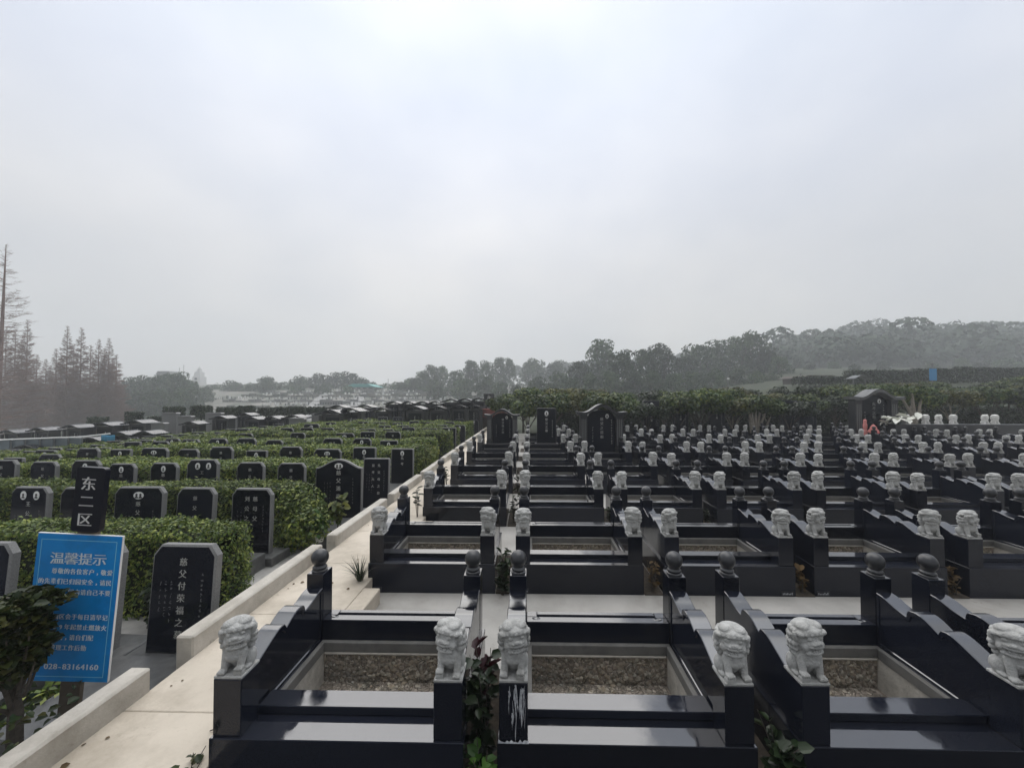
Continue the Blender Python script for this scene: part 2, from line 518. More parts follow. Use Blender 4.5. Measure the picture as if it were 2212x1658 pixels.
    def build(self, name, mats, parent=None, loc=(0, 0, 0), rot=(0, 0, 0), sharp=35, fix=False, sc=None):
        return link(name, self.mesh(name, mats, sharp, fix), parent, loc, rot, sc)

def polish(me):
    """upward faces of the granite slabs carry the mirror polish, sawn sides the duller one"""
    me.materials.append(M['granite_top'])
    k = len(me.materials) - 1
    gi = [i for i, q in enumerate(me.materials) if q == M['granite']]
    for p in me.polygons:
        if p.material_index in gi and p.normal.z > 0.35:
            p.material_index = k
    return me

def fast_mesh(name, V, F, mats, mi=None, smooth=False):
    """V (n,3) float array, F (m,k) int array"""
    me = bpy.data.meshes.new(name)
    V = np.asarray(V, np.float32); F = np.asarray(F, np.int32)
    me.vertices.add(len(V)); me.vertices.foreach_set("co", V.ravel())
    k = F.shape[1]
    me.loops.add(F.size); me.loops.foreach_set("vertex_index", F.ravel())
    me.polygons.add(len(F))
    me.polygons.foreach_set("loop_start", np.arange(0, F.size, k, dtype=np.int32))
    for q in (mats if isinstance(mats, (list, tuple)) else [mats]):
        me.materials.append(M[q])
    if mi is not None:
        me.polygons.foreach_set("material_index", np.asarray(mi, np.int32))
    me.update(calc_edges=True)
    if smooth:
        me.shade_smooth()
    return me

def leaf_cards(P, N, size, aspect=0.5, jit=0.6, r=rng, fold=0.25):
    """diamond leaves at points P facing roughly N"""
    n = len(P)
    N = N + r.normal(0, jit, (n, 3))
    N /= np.linalg.norm(N, axis=1, keepdims=True) + 1e-9
    T = r.normal(0, 1, (n, 3))
    T -= N * np.sum(T * N, axis=1, keepdims=True)
    T /= np.linalg.norm(T, axis=1, keepdims=True) + 1e-9
    B = np.cross(N, T)
    s = size * (0.5 + 1.0 * r.random((n, 1)))
    a = P - T * s
    c = P + T * s
    b = P + B * s * aspect + N * s * fold
    d = P - B * s * aspect + N * s * fold
    V = np.stack([a, b, c, d], 1).reshape(-1, 3)
    F = np.arange(4 * n).reshape(n, 4)
    return V, F

GLYPH = {}
def glyphs(body):
    if body not in GLYPH:
        c = bpy.data.curves.new("lettering", "FONT")
        c.body = body
        c.resolution_u = 2
        o = bpy.data.objects.new("lettering", c)
        COL.objects.link(o)
        bpy.context.view_layer.update()
        me = bpy.data.meshes.new_from_object(o.evaluated_get(bpy.context.evaluated_depsgraph_get()))
        vs = [tuple(v.co) for v in me.vertices]
        fs = [tuple(p.vertices) for p in me.polygons]
        bpy.data.objects.remove(o); bpy.data.curves.remove(c); bpy.data.meshes.remove(me)
        GLYPH[body] = (vs, fs)
    return GLYPH[body]

def write(mb, text, x, z, size, y, mi=0, sx=1.0):
    """one character or line, centred at x, its middle at z, in the plane facing -Y"""
    vs, fs = glyphs(text)
    if not vs:
        return
    xs = [v[0] for v in vs]
    mxs, mns = max(xs), min(xs)
    cx = (mxs + mns) / 2
    mb.add([(x + (v[0] - cx) * size * sx, y, z + (v[1] - 0.38) * size) for v in vs], fs, mi)

def marks(mb, x, z, w, h, y, n, mi=0, r=random):
    """worn small carving that no longer reads: short strokes in a column"""
    for k in range(n):
        zz = z - h * (k + .5) / n
        for _ in range(4):
            sx, sz = (w * r.uniform(.3, .9), w * .14) if r.random() < .5 else (w * .14, w * r.uniform(.3, .8))
            cx, cz = x + r.uniform(-.25, .25) * w, zz + r.uniform(-.28, .28) * h / n
            mb.add([(cx - sx / 2, y, cz - sz / 2), (cx + sx / 2, y, cz - sz / 2), (cx + sx / 2, y, cz + sz / 2), (cx - sx / 2, y, cz + sz / 2)], [(0, 1, 2, 3)], mi)

# ------------------------------------------------------------------ terrain
def smooth(a, b, x):
    t = np.clip((x - a) / (b - a), 0, 1)
    return t * t * (3 - 2 * t)

def height(x, y):
    x = np.asarray(x, float); y = np.asarray(y, float)
    left = -0.26 - 0.5 * smooth(20, 60, y) + 8.0 * smooth(70, 170, y) + 4 * smooth(150, 320, y)
    side = smooth(1, 6, x - 0.03 * y)
    rgt = -0.12 + 3.5 * smooth(22, 44, y) * smooth(.30, .72, x / np.maximum(y, 1)) + 6 * smooth(45, 110, y) + 19.5 * smooth(90, 240, y) * smooth(-30, 190, x) 
    h = left * (1 - side) + rgt * side
    h = np.where(y < 20, np.where(x > -1.0, -0.12, -0.26), h)
    return h - 0.09 * np.clip(-x - 8.0, 0, 34) * (1 - smooth(60, 110, y)) - np.where(x < -3, .1, 0)

xs = np.concatenate([np.linspace(-520, -130, 14), np.linspace(-120, 160, 113), np.linspace(170, 520, 16)])
ys = np.concatenate([np.linspace(-250, -20, 8), np.linspace(-10, 120, 66), np.linspace(124, 420, 55)])
GX, GY = np.meshgrid(xs, ys)
GZ = height(GX, GY)
nx, ny = len(xs), len(ys)
ii = (np.arange(ny - 1)[:, None] * nx + np.arange(nx - 1)[None, :]).ravel()
F = np.stack([ii, ii + 1, ii + nx + 1, ii + nx], 1)
struct(link("ground", fast_mesh("ground", np.stack([GX, GY, GZ], -1).reshape(-1, 3), F, 'grass', smooth=True)))

sx, sy = np.linspace(-170, 6, 60), np.linspace(58, 330, 70)
SX, SY = np.meshgrid(sx, sy)
ii = (np.arange(69)[:, None] * 60 + np.arange(59)[None, :]).ravel()
cx_ = SX.ravel()[ii] / SY.ravel()[ii]
ii = ii[cx_ > -0.98]
struct(link("slope", fast_mesh("slope", np.stack([SX, SY, height(SX, SY) + 0.12], -1).reshape(-1, 3), np.stack([ii, ii + 1, ii + 61, ii + 60], 1), 'terrace', smooth=True)))

ROW0, PITCHY = 1.697, 1.776
NROWS = 9
# paved walkway under the granite graves (one slab, its top at z = 0)
mb = MB()
mb.box(-1.40, 26, 1.68, ROW0 + PITCHY * NROWS + 1.0, -0.2, 0.0, 0.004)
struct(mb.build("walkway", 'walk'))
mb = MB()
mb.box(-40, 40, -12, 1.676, -0.2, 0.012, 0.004)  # unseen ground, kept dark up to the front row so granite fronts reflect dark
struct(mb.build("unseen_dark_road", 'asphalt'))
# raised path with joints between its slabs
mb = MB()
y = 0.2
while y < 24:
    mb.box(-2.10, -1.41, y, y + 0.88 + 0.005, -0.25, 0.13 + 0.001 * math.sin(y * 7), 0.004)
    y += 0.888
for k in range(0, NROWS):
    yr = ROW0 + PITCHY * k + 0.86
    mb.box(-1.41, -1.27, yr, yr + 0.72, -0.05, 0.128, 0.006)
struct(mb.build("path", 'path'))
# left field floor: pale concrete strips in front of the hedge rows
mb = MB()
mb.box(-9, -2.21, 0.3, 24, -0.40, -0.21, 0.004)
mb.add([(-40, 0.3, -0.21 - .085 * 31), (-9, 0.3, -0.21), (-9, 24, -0.21), (-40, 24, -0.21 - .085 * 31)], [(0, 1, 2, 3)])
struct(mb.build("lower_terrace", 'conc'))

# ------------------------------------------------------------------ kerb blocks along the path
for k in range(0, 12):
    y0 = 0.75 if k == 0 else ROW0 + PITCHY * (k - 1) + 0.687
    y1 = ROW0 + PITCHY * k + 0.42
    mb = MB()
    h = 0.257 + 0.004 * math.sin(k * 3.1)
    mb.box(-2.205, -2.093, y0, y1, -0.22, h, 0.010)
    o = mb.build("kerb_block", 'curb', loc=(0.006 * math.sin(k * 5), 0, 0))
    tag(o, f"pale stone kerb block on the left of the path, {ORD[k + 1]} from the camera", "kerb block", "kerb blocks along the path")

# ------------------------------------------------------------------ granite grave
PROF = [(0.69, 0.568), (0.66, 0.566), (0.63, 0.560), (0.60, 0.550), (0.57, 0.541), (0.545, 0.536), (0.520, 0.532), (0.506, 0.530),
        (0.503, 0.548), (0.498, 0.560), (0.487, 0.569), (0.470, 0.575), (0.450, 0.577), (0.425, 0.575), (0.400, 0.568), (0.375, 0.557), (0.353, 0.545), (0.337, 0.537),
        (0.333, 0.546), (0.327, 0.556), (0.316, 0.562), (0.298, 0.565), (0.276, 0.563), (0.252, 0.556), (0.225, 0.545), (0.195, 0.532), (0.165, 0.519), (0.140, 0.508), (0.113, 0.497)]

def wall_mesh(inner):
    """scalloped side wall; the carved panel is on the side `inner` (+1 towards +x)"""
    b = bmesh.new()
    half = 0.052
    poly = [(0.113, 0.255)] + PROF[::-1] + [(0.69, 0.255)]
    a = [b.verts.new((-half, y, z)) for y, z in poly]
    f = b.faces.new(a)
    ex = bmesh.ops.extrude_face_region(b, geom=[f])
    bmesh.ops.translate(b, verts=[g for g in ex['geom'] if isinstance(g, bmesh.types.BMVert)], vec=(2 * half, 0, 0))
    bmesh.ops.recalc_face_normals(b, faces=b.faces)
    b.faces.ensure_lookup_table()
    side = max((q for q in b.faces if len(q.verts) > 10), key=lambda q: q.calc_center_median().x * inner)
    es = [e for e in b.edges if abs(e.verts[0].co.x - e.verts[1].co.x) < 1e-6]
    bmesh.ops.inset_region(b, faces=[side], thickness=0.024, depth=0)
    bmesh.ops.inset_region(b, faces=[side], thickness=0.006, depth=-0.006)
    bmesh.ops.bevel(b, geom=[e for e in es if e.is_valid], offset=0.0035, segments=1, affect='EDGES')
    me = bpy.data.meshes.new("side_wall")
    b.to_mesh(me); b.free()
    me.materials.append(M['granite'])
    polish(me)
    me.shade_smooth(); me.set_sharp_from_angle(angle=R(28))
    return me

G_ = {}
m_ = MB()
m_.box(-0.572, 0.572, -0.012, 0.225, -0.02, 0.259)
m_.box(-0.572, -0.4435, 0.2255, 0.81, -0.02, 0.2585)
m_.box(0.4435, 0.572, 0.2255, 0.81, -0.02, 0.2585)
G_['plinth'] = m_.mesh("plinth", 'granite')
G_['front_slab'] = MB().box(-0.4475, 0.4475, 0.123, 0.2265, 0.26, 0.297).mesh("front_slab", 'granite')
G_['pillar'] = MB().box(-0.0645, 0.0645, 0, 0.1125, 0.2595, 0.505).mesh("pillar", 'granite')
G_['post'] = MB().box(-0.054, 0.054, 0.691, 0.801, 0.2595, 0.65).mesh("post", 'granite')
prof = [(0.047, 0.0), (0.047, 0.008), (0.043, 0.011), (0.039, 0.013), (0.043, 0.017), (0.0435, 0.024), (0.040, 0.029), (0.035, 0.032), (0.033, 0.038)]
for k in range(1, 16):
    a = -0.86 + (math.pi / 2 + 0.86) * k / 15
    prof.append((max(0.0005, 0.0525 * math.cos(a)), 0.082 + 0.0525 * math.sin(a)))
G_['ball'] = MB().lathe(prof, (0, 0.746, 0.65), 32).mesh("ball", 'granite_dull', sharp=50)
G_['wall+'] = wall_mesh(1)
G_['wall-'] = wall_mesh(-1)
# rear sill: a slab with a long shallow groove and an oval cup hollow at each end of it
m_ = MB()
m_.box(-0.4455, 0.4455, 0.684, 0.740, 0.20, 0.376)
m_.box(-0.4455, -0.38, 0.7405, 0.80, 0.20, 0.376)
m_.box(0.38, 0.4455, 0.7405, 0.80, 0.20, 0.376)
m_.box(-0.3795, 0.3795, 0.7405, 0.765, 0.20, 0.366)
m_.box(-0.3795, 0.3795, 0.7655, 0.80, 0.20, 0.3755)
G_['rear_sill'] = m_.mesh("rear_sill", 'granite')
for s in (-1, 1):
    m_ = MB()
    vs = [(s * 0.385 + 0.026 * math.cos(a), 0.722 + 0.014 * math.sin(a), 0.3768 - 0.0) for a in [2 * math.pi * k / 20 for k in range(20)]]
    vs += [(s * 0.385 + 0.021 * math.cos(a), 0.722 + 0.011 * math.sin(a), 0.3790) for a in [2 * math.pi * k / 20 for k in range(20)]]
    vs += [(s * 0.385 + 0.017 * math.cos(a), 0.722 + 0.008 * math.sin(a), 0.3765) for a in [2 * math.pi * k / 20 for k in range(20)]]
    fs = [(r * 20 + k, r * 20 + (k + 1) % 20, (r + 1) * 20 + (k + 1) % 20, (r + 1) * 20 + k) for r in range(2) for k in range(20)]
    fs.append(tuple(40 + k for k in range(20)))
    m_.add(vs, fs)
    G_['cup', s] = m_.mesh("cup_ring", 'granite')
m_ = MB()
m_.box(-0.443, 0.443, 0.655, 0.6835, 0.198, 0.2575, 0.004)
m_.box(-0.443, -0.415, 0.227, 0.6545, 0.198, 0.2575, 0.004)
m_.box(0.415, 0.443, 0.227, 0.6545, 0.198, 0.2575, 0.004)
G_['coping'] = m_.mesh("coping", 'coping')
m_ = MB()
m_.box(-0.4425, 0.4425, 0.664, 0.684, -0.17, 0.1975, 0.002, 0)
m_.box(-0.4425, -0.421, 0.2275, 0.6635, -0.17, 0.1975, 0.002, 1)
m_.box(0.421, 0.4425, 0.2275, 0.6635, -0.17, 0.1975, 0.002, 1)
m_.box(-0.4205, 0.4205, 0.2275, 0.6635, -0.18, 0.02, 0.002, 0)
m_.box(-0.415, 0.415, 0.650, 0.6635, 0.187, 0.1972, 0.002, 2)
b_ = bmesh.new(); bmesh.ops.create_icosphere(b_, subdivisions=1, radius=1)
IV = np.array([v.co for v in b_.verts]); IF = [tuple(v.index for v in f.verts) for f in b_.faces]; b_.free()
r_ = np.random.default_rng(15)
for k in range(620):
    a_ = r_.uniform(.007, .017) * r_.uniform(.7, 1.2, 3)
    P_ = IV * (1 + r_.normal(0, .14, IV.shape)) * a_
    if k < 480:
        c_ = np.array([r_.uniform(-.415, .415), .6645, r_.uniform(-.0, .183)]); P_[:, 1] *= .55
    else:
        c_ = np.array([r_.uniform(-.415, .415), r_.uniform(.24, .655), .021]); P_[:, 2] *= .6
    m_.add([tuple(q) for q in P_ + c_], IF, 3)
G_['pit'] = m_.mesh("pit_lining", ['pebble', 'plaster', 'curb', 'pebblestone'])

def make_grave(label, loc):
    t = thing("grave", label, "grave", loc, 0, "open granite graves in rows")
    link("plinth", G_['plinth'], t)
    link("front_slab", G_['front_slab'], t)
    for s in (-1, 1):
        link("pillar", G_['pillar'], t, (0.5 * s, 0, 0))
        link("side_wall", G_['wall+' if s < 0 else 'wall-'], t, (0.5 * s, 0, 0))
        p = link("post", G_['post'], t, (0.5 * s, 0, 0))
        link("ball", G_['ball'], p)
    r = link("rear_sill", G_['rear_sill'], t)
    link("cup_ring", G_['cup', -1], r); link("cup_ring", G_['cup', 1], r)
    p = link("pit_lining", G_['pit'], t)
    link("coping", G_['coping'], p)
    return t

def grave_x(k, row):
    """centre of the k-th grave from the path (k = 1 is beside the path)"""
    return 0.44 + 1.32 * (k - 2)

# ------------------------------------------------------------------ stone lions
def lion_mesh(turn, seed, paw):
    """a squat seated guardian lion facing -y, 0.24 m tall, head turned by `turn` radians; centimetres inside"""
    r = random.Random(seed)
    b = bmesh.new()
    def ell(c, s, rot=None):
        m = Matrix.Translation(Vector(c)) @ (rot or Matrix.Identity(4)) @ Matrix.Diagonal((*s, 1))
        bmesh.ops.create_icosphere(b, subdivisions=3, radius=1, matrix=m)
    def cap(a, c, r0, r1, n=7):
        a, c = Vector(a), Vector(c)
        for i in range(n):
            t = i / (n - 1)
            ell(a.lerp(c, t), (r0 + (r1 - r0) * t,) * 3)
    # plinth plate under the paws is its own part; the body starts at z = 1
    ell((0, 1.4, 7.2), (5.0, 4.6, 6.0))
    ell((0, -1.8, 9.4), (4.9, 3.7, 3.9))
    ell((0, -2.9, 8.0), (3.9, 3.0, 2.6))
    for s in (-1, 1):
        ell((s * 4.1, 2.6, 4.6), (2.3, 3.6, 3.9))
        ell((s * 4.6, -0.2, 2.0), (1.5, 2.6, 1.1))
        up = 1.6 if (paw == s) else 0.0
        cap((s * 3.6, -2.0, 9.5), (s * 3.7, -3.6, 2.9 + up), 2.0, 1.55)
        ell((s * 3.8, -4.5, 2.2 + up), (1.9, 1.7, 1.15))
        for k in range(4):
            ell((s * 3.8 - 1.35 + 0.9 * k, -5.7, 1.95 + up), (0.52, 0.85, 0.85))
        if up:
            bmesh.ops.create_cube(b, size=1, matrix=Matrix.Translation((s * 3.8, -4.7, 1.6)) @ Matrix.Diagonal((3.6, 3.0, 2.0, 1)))
    # tail curl on the back
    cap((0, 5.6, 3), (0, 5.4, 10), 1.5, 1.1)
    ell((0, 5.0, 11), (1.8, 1.5, 1.8))
    n0 = len(b.verts)
    # head
    ell((0, 0.4, 14.4), (5.4, 4.7, 4.9))
    ell((0, -1.8, 16.2), (4.9, 4.1, 4.2))
    ell((0, -4.6, 16.0), (3.5, 2.4, 1.5))
    ell((0, -5.0, 15.1), (3.3, 2.2, 1.0))
    ell((0, -6.4, 16.7), (1.7, 1.1, 1.0))
    for s in (-1, 1):
        ell((s * 1.3, -6.6, 16.3), (0.8, 0.7, 0.6))
        ell((s * 2.3, -5.0, 18.1), (1.15, 0.9, 0.85))
        ell((s * 3.1, -3.6, 14.6), (1.7, 2.0, 1.9))
    cap((-2.6, -4.6, 12.4), (2.6, -4.6, 12.4), 1.15, 1.15, 9)
    ell((0, -5.4, 12.4), (2.4, 1.3, 0.9))
    for k in range(4):
        ell((-1.35 + 0.9 * k, -6.15, 13.55), (0.38, 0.35, 0.55))
    # brow slab and swept crown
    for k in range(7):
        t = (k - 3) / 3
        ell((t * 4.7, -4.5 + 1.5 * t * t + r.uniform(-.2, .2), 19.9 - 0.5 * t * t), (1.45, 1.9, 1.15))
    ell((0, -1.9, 20.4), (5.2, 4.3, 1.7))
    ell((0, 0.6, 20.8), (4.8, 4.4, 2.4))
    for s in (-1, 1):
        ell((s * 2.6, -1.5, 21.6), (2.5, 3.2, 1.6))
        ell((s * 5.5, -1.4, 17.6), (1.0, 1.5, 2.2), Matrix.Rotation(s * 0.3, 4, 'Y'))
    for zz, rad in ((19.3, 5.0), (17.0, 5.6), (14.6, 5.8), (12.2, 5.5), (10.2, 4.7)):
        for k in range(13):
            a = R(-20) + R(220) * k / 12
            ell((rad * math.cos(a), 0.6 + rad * 0.86 * math.sin(a), zz + r.uniform(-.5, .5)), (1.15, 1.15, 1.25))
    b.verts.ensure_lookup_table()
    hv = b.verts[n0:]
    bmesh.ops.scale(b, verts=hv, vec=(1.13, 1.02, 1.0))
    bmesh.ops.rotate(b, verts=hv, cent=(0, 0.3, 0), matrix=Matrix.Rotation(turn, 3, 'Z'))
    bmesh.ops.rotate(b, verts=hv, cent=(0, 0, 14), matrix=Matrix.Rotation(r.uniform(-.05, .05), 3, 'Y'))
    me = bpy.data.meshes.new("tmp"); b.to_mesh(me); b.free()
    o = bpy.data.objects.new("tmp", me); COL.objects.link(o)
    md = o.modifiers.new("r", 'REMESH'); md.mode = 'VOXEL'; md.voxel_size = 0.20
    md = o.modifiers.new("s", 'SMOOTH'); md.iterations = 2; md.factor = 0.5
    bpy.context.view_layer.update()
    out = bpy.data.meshes.new_from_object(o.evaluated_get(bpy.context.evaluated_depsgraph_get()))
    bpy.data.objects.remove(o)
    out.name = "body"
    n = len(out.vertices)
    co = np.empty(n * 3, np.float32); out.vertices.foreach_get("co", co)
    co = co.reshape(-1, 3)
    k = 0.2275 / (co[:, 2].max() - 1.0)
    co[:, 2] -= 1.0
    co *= [0.0101, 0.0092, k]
    co[:, 2] = np.maximum(co[:, 2], 0) + 0.0
    out.vertices.foreach_set("co", co.ravel())
    out.materials.append(M['marble'])
    out.shade_smooth()
    out.update()
    return out

LION = {(-1, 0): lion_mesh(0.38, 1, 1), (1, 0): lion_mesh(-0.38, 2, -1), (-1, 1): lion_mesh(0.15, 3, -1), (1, 1): lion_mesh(-0.62, 4, 1)}
LION_W = {}
for k_, me_ in LION.items():
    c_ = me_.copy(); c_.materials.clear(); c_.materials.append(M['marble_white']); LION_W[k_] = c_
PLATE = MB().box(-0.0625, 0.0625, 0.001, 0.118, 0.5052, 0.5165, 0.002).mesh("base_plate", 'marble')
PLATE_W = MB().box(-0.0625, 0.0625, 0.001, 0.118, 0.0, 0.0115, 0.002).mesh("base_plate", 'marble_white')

ROWN = ["", "front row", "second row", "third row", "fourth row", "fifth row", "sixth row", "seventh row", "eighth row", "ninth row"]
KMAX = {1: 4, 2: 6, 3: 7, 4: 9, 5: 10, 6: 12, 7: 13, 8: 13}
for row in range(1, 9):
    y0 = ROW0 + PITCHY * (row - 1)
    for k in range(1, KMAX[row] + 1):
        if row >= 7 and k == 1:
            continue
        x, wsc = grave_x(k, row), 1.0
        if row == 1:
            a_, b_ = ((228.3, 448.5), (514.7, 741.0), (817.5, 1036.0), (1112.0, 1335.0))[k - 1]
            a_, b_ = at(a_ * 2.159, 1520, ROW0).x, at(b_ * 2.159, 1520, ROW0).x
            x, wsc = (a_ + b_) / 2, b_ - a_
        jx, jy = random.uniform(-.006, .006), random.uniform(-.008, .008)
        where = f"{ORD[k]} grave from the path, {ROWN[row]}"
        if k == 1:
            where = f"grave beside the path, {ROWN[row]}"
        gr = make_grave(f"black granite grave with lion pillars, {where}", (x + jx, y0 + jy, 0))
        gr.scale = (wsc, 1, 1)
        for s in (-1, 1):
            v = (s, 0 if (row * 7 + k * 3) % 4 else 1)
            if row == 1:
                v = (s, 0 if k != 3 else 1)
            t = thing("stone_lion", f"stone lion, {'left' if s < 0 else 'right'} pillar of the {where}", "stone lion",
                      (x + jx + 0.5 * s * wsc, y0 + jy, 0), 0, "stone lions on grave pillars", None)
            link("body", LION[v], t, (0, 0.062, 0.516), (0, 0, random.uniform(-.16, .16)), (random.uniform(.96, 1.04), 1, random.uniform(.95, 1.05)))
            link("base_plate", PLATE, t)

gv = {o['label']: o for o in bpy.data.objects if o.get('category') == 'grave'}
r_ = random.Random(4)
mb = MB()
for k in range(22):
    x = r_.triangular(-.045, .056, .042); z1 = .36 + .14 * r_.random() ** .6; l = r_.uniform(.015, .15); w = r_.choice((.0008, .0012, .0018, .003, .0055))
    n = 6
    vs = []
    for i in range(n + 1):
        u = i / n
        ww = w * (math.sin(math.pi * (.12 + .88 * u)) ** .6) * r_.uniform(.6, 1.3)
        xx = x + .002 * math.sin(u * 5 + k)
        vs += [(xx - ww, -.0006 - k * 2e-5, z1 - l * u), (xx + ww, -.0006 - k * 2e-5, z1 - l * u)]
    mb.add(vs, [(2 * i, 2 * i + 1, 2 * i + 3, 2 * i + 2) for i in range(n)])
vs = []
for i in range(15):
    x = -.066 + .135 * i / 14
    vs += [(x, -.013, .2595), (x, -.0122 if i % 2 else -.006, .2605 + .012 * r_.random())]
mb.add(vs, [(2 * i, 2 * i + 2, 2 * i + 3, 2 * i + 1) for i in range(14)])
drip_parent = [c for c in children(gv["black granite grave with lion pillars, second grave from the path, front row"]) if c.name.startswith("pillar") and c.location.x < 0][0]
mb.build("cement_drips", 'drips', drip_parent, sharp=0)
for (lab, x) in (("grave beside the path", -.50), ("second grave from the path", -.50), ("fourth grave from the path", -.50), ("third grave from the path", .50)):
    pl = [c for c in children(gv[f"black granite grave with lion pillars, {lab}, second row"]) if c.name.startswith("plinth")][0]
    mb = MB().box(x - .055, x + .055, -.0165, -.0125, .008, .05, .001)
    for q in range(7):
        mb.box(x - .045 + .013 * q, x - .037 + .013 * q, -.0172, -.0166, .018, .018 + r_.uniform(.008, .022), .0003, 1)
    mb.build("number_label", ['navy', 'drips'], pl, sharp=0)

# soil beds in the gaps between neighbouring graves
mb = MB()
for row in range(1, 9):
    y0 = ROW0 + PITCHY * (row - 1)
    for k in range(1, KMAX[row]):
        x = grave_x(k, row) + 0.66
        mb.box(x - 0.083, x + 0.083, y0 - 0.02, y0 + 0.80, -0.1, 0.012, 0.004)
struct(mb.build("soil", 'soil'))

# ------------------------------------------------------------------ headstones of the hedge field
def stone_poly(w, h, kind):
    hw = w / 2
    if kind == 'arch':
        top = []
        for k in range(17):
            t = -1 + 2 * k / 16
            z = h - 0.13 + 0.13 * (math.cos(t * math.pi) * .5 + .5) ** 0.8
            top.append((hw * t, z))
        return [(-hw, 0), (hw, 0)] + top[::-1]
    c = 0.075
    if kind == 'round':
        return [(-hw, 0), (hw, 0), (hw, h - .03), (hw - .01, h - .008), (hw - .03, h), (-hw + .03, h), (-hw + .01, h - .008), (-hw, h - .03)]
    return [(-hw, 0), (hw, 0), (hw, h - c), (hw - c * .75, h), (-hw + c * .75, h), (-hw, h - c)]

def tablet_mesh(w, h, kind, th=0.048, frame='sawn'):
    b = bmesh.new()
    vs = [b.verts.new((x, 0, z)) for x, z in stone_poly(w, h, kind)]
    f = b.faces.new(vs)
    ex = bmesh.ops.extrude_face_region(b, geom=[f])
    bmesh.ops.translate(b, verts=[g for g in ex['geom'] if isinstance(g, bmesh.types.BMVert)], vec=(0, th, 0))
    bmesh.ops.recalc_face_normals(b, faces=b.faces)
    for q in b.faces:
        q.material_index = 0
    fr = min((q for q in b.faces if len(q.verts) > 5), key=lambda q: q.calc_center_median().y)
    bmesh.ops.inset_region(b, faces=[fr], thickness=0.016, depth=0.010)
    fr.material_index = 1
    me = bpy.data.meshes.new("tablet")
    b.to_mesh(me); b.free()
    me.materials.append(M[frame]); me.materials.append(M['granite'])
    me.shade_smooth(); me.set_sharp_from_angle(angle=R(30))
    return me

FRONT = -0.0125
def portrait_mesh(r=random, wide=False):
    mb = MB()
    a, b = (0.062, 0.044) if wide else (0.038, 0.052)
    def disc(cx, cz, ra, rb, y, mi, half=False):
        n = 22
        pts = [(cx + ra * math.cos(t), y, cz + rb * math.sin(t)) for t in [(math.pi if half else 2 * math.pi) * k / (n - (1 if half else 0)) for k in range(n)]]
        mb.add(pts, [tuple(range(n))], mi)
    n = 22
    ring = [(a * math.cos(2 * math.pi * k / n), b * math.sin(2 * math.pi * k / n)) for k in range(n)]
    mb.prism(ring[::1], FRONT - 0.003, FRONT + 0.002, 0)
    for cx in ((-0.024, 0.024) if wide else (0,)):
        disc(cx, 0.008, 0.014, 0.017, FRONT - 0.0034, 1)
        disc(cx, -0.034 if not wide else -0.032, 0.022, 0.026, FRONT - 0.0034, 1, True)
    return mb.mesh("portrait", ['white', 'ink'], sharp=0)
PORT, PORTW = portrait_mesh(), portrait_mesh(wide=True)

VARI = []
def variant(w, h, kind, text, ports=(), cols=1, gold=False, small=True, big=0.062, seed=0):
    r = random.Random(seed)
    tab = tablet_mesh(w, h, kind)
    mb = MB()
    top = h - (0.17 if ports else 0.09)
    n = max(len(t) for t in text)
    step = min(0.115, (top - 0.08) / n)
    for ci, t in enumerate(text):
        x = 0.0 if len(text) == 1 else (0.05 - 0.10 * ci)
        for i, ch in enumerate(t):
            for dx in (-.02, 0, .02):
                write(mb, ch, x + dx * big, top - 0.03 - step * i, big, FRONT - .0008 - abs(dx) * .004, 1 if gold else 0)
    if small:
        marks(mb, w * .31, top - .10, .020, h * .42, FRONT - .0008, 9, 2, r)
        for q in range(3):
            marks(mb, -w * .22 - .042 * q + .03, top - .16, .018, h * (.40 - .05 * q), FRONT - .0008, 7 - q, 2, r)
    let = mb.mesh("lettering", ['letter', 'gold', 'faint'], sharp=0)
    VARI.append((tab, let, ports, w, h))
    return len(VARI) - 1

V0 = variant(0.49, 0.765, 'cut', ["慈父付荣福之墓"], seed=1)
V1 = variant(0.49, 0.765, 'cut', ["慈母父", "刘公之墓"], seed=2)
V2 = variant(0.46, 0.765, 'cut', ["慈父之墓"], [(0, 0, 0)], seed=3)
V3 = variant(0.48, 0.765, 'cut', ["王公之墓"], [(-.07, 0, 0), (.10, 0, 0)], seed=4)
V4 = variant(0.60, 0.765, 'cut', ["慈父母之墓"], [(0, 0, 1)], seed=5)
V5 = variant(0.70, 0.93, 'arch', ["慈父潘淼", ], [(0, 0, 1)], gold=False, seed=6, big=0.075)
V6 = variant(0.45, 0.86, 'round', ["先父母之墓", "显考大人"], seed=7, big=0.05)
V7 = variant(0.46, 0.765, 'cut', ["慈父母"], seed=8, small=False, big=0.055)
V8 = variant(0.47, 0.765, 'round', ["先考"], [(0, 0, 0)], seed=9, small=False)
BASE_ME = MB().box(-0.36, 0.36, -0.13, 0.20, 0, 0.10, 0.006).mesh("base", 'slab')
SLAB_ME = MB().box(-0.29, 0.29, -0.80, -0.135, 0, 0.17, 0.006).mesh("cover_slab", 'slab')
SLAB_HI = MB().box(-0.30, 0.30, -0.86, -0.135, 0, 0.24, 0.006).mesh("cover_slab", 'slab')

def headstone(var, x, y, label, rotz=0.0, lean=0.0, slab=True, parts=True, z=-0.21, sc=1.0, hi=False):
    tab, let, ports, w, h = VARI[var]
    t = thing("headstone", label, "headstone", (x, y, z), rotz, "headstones between the hedges", sc)
    tb = link("tablet", tab, t, (0, 0, 0.098), (lean, 0, 0))
    link("base", BASE_ME, t)
    if slab:
        link("cover_slab", SLAB_HI if hi else SLAB_ME, t)
    link("lettering", let, tb)
    for (px, dz, wide) in ports:
        link("portrait", PORTW if wide else PORT, tb, (px, 0, h - 0.10))
    return t

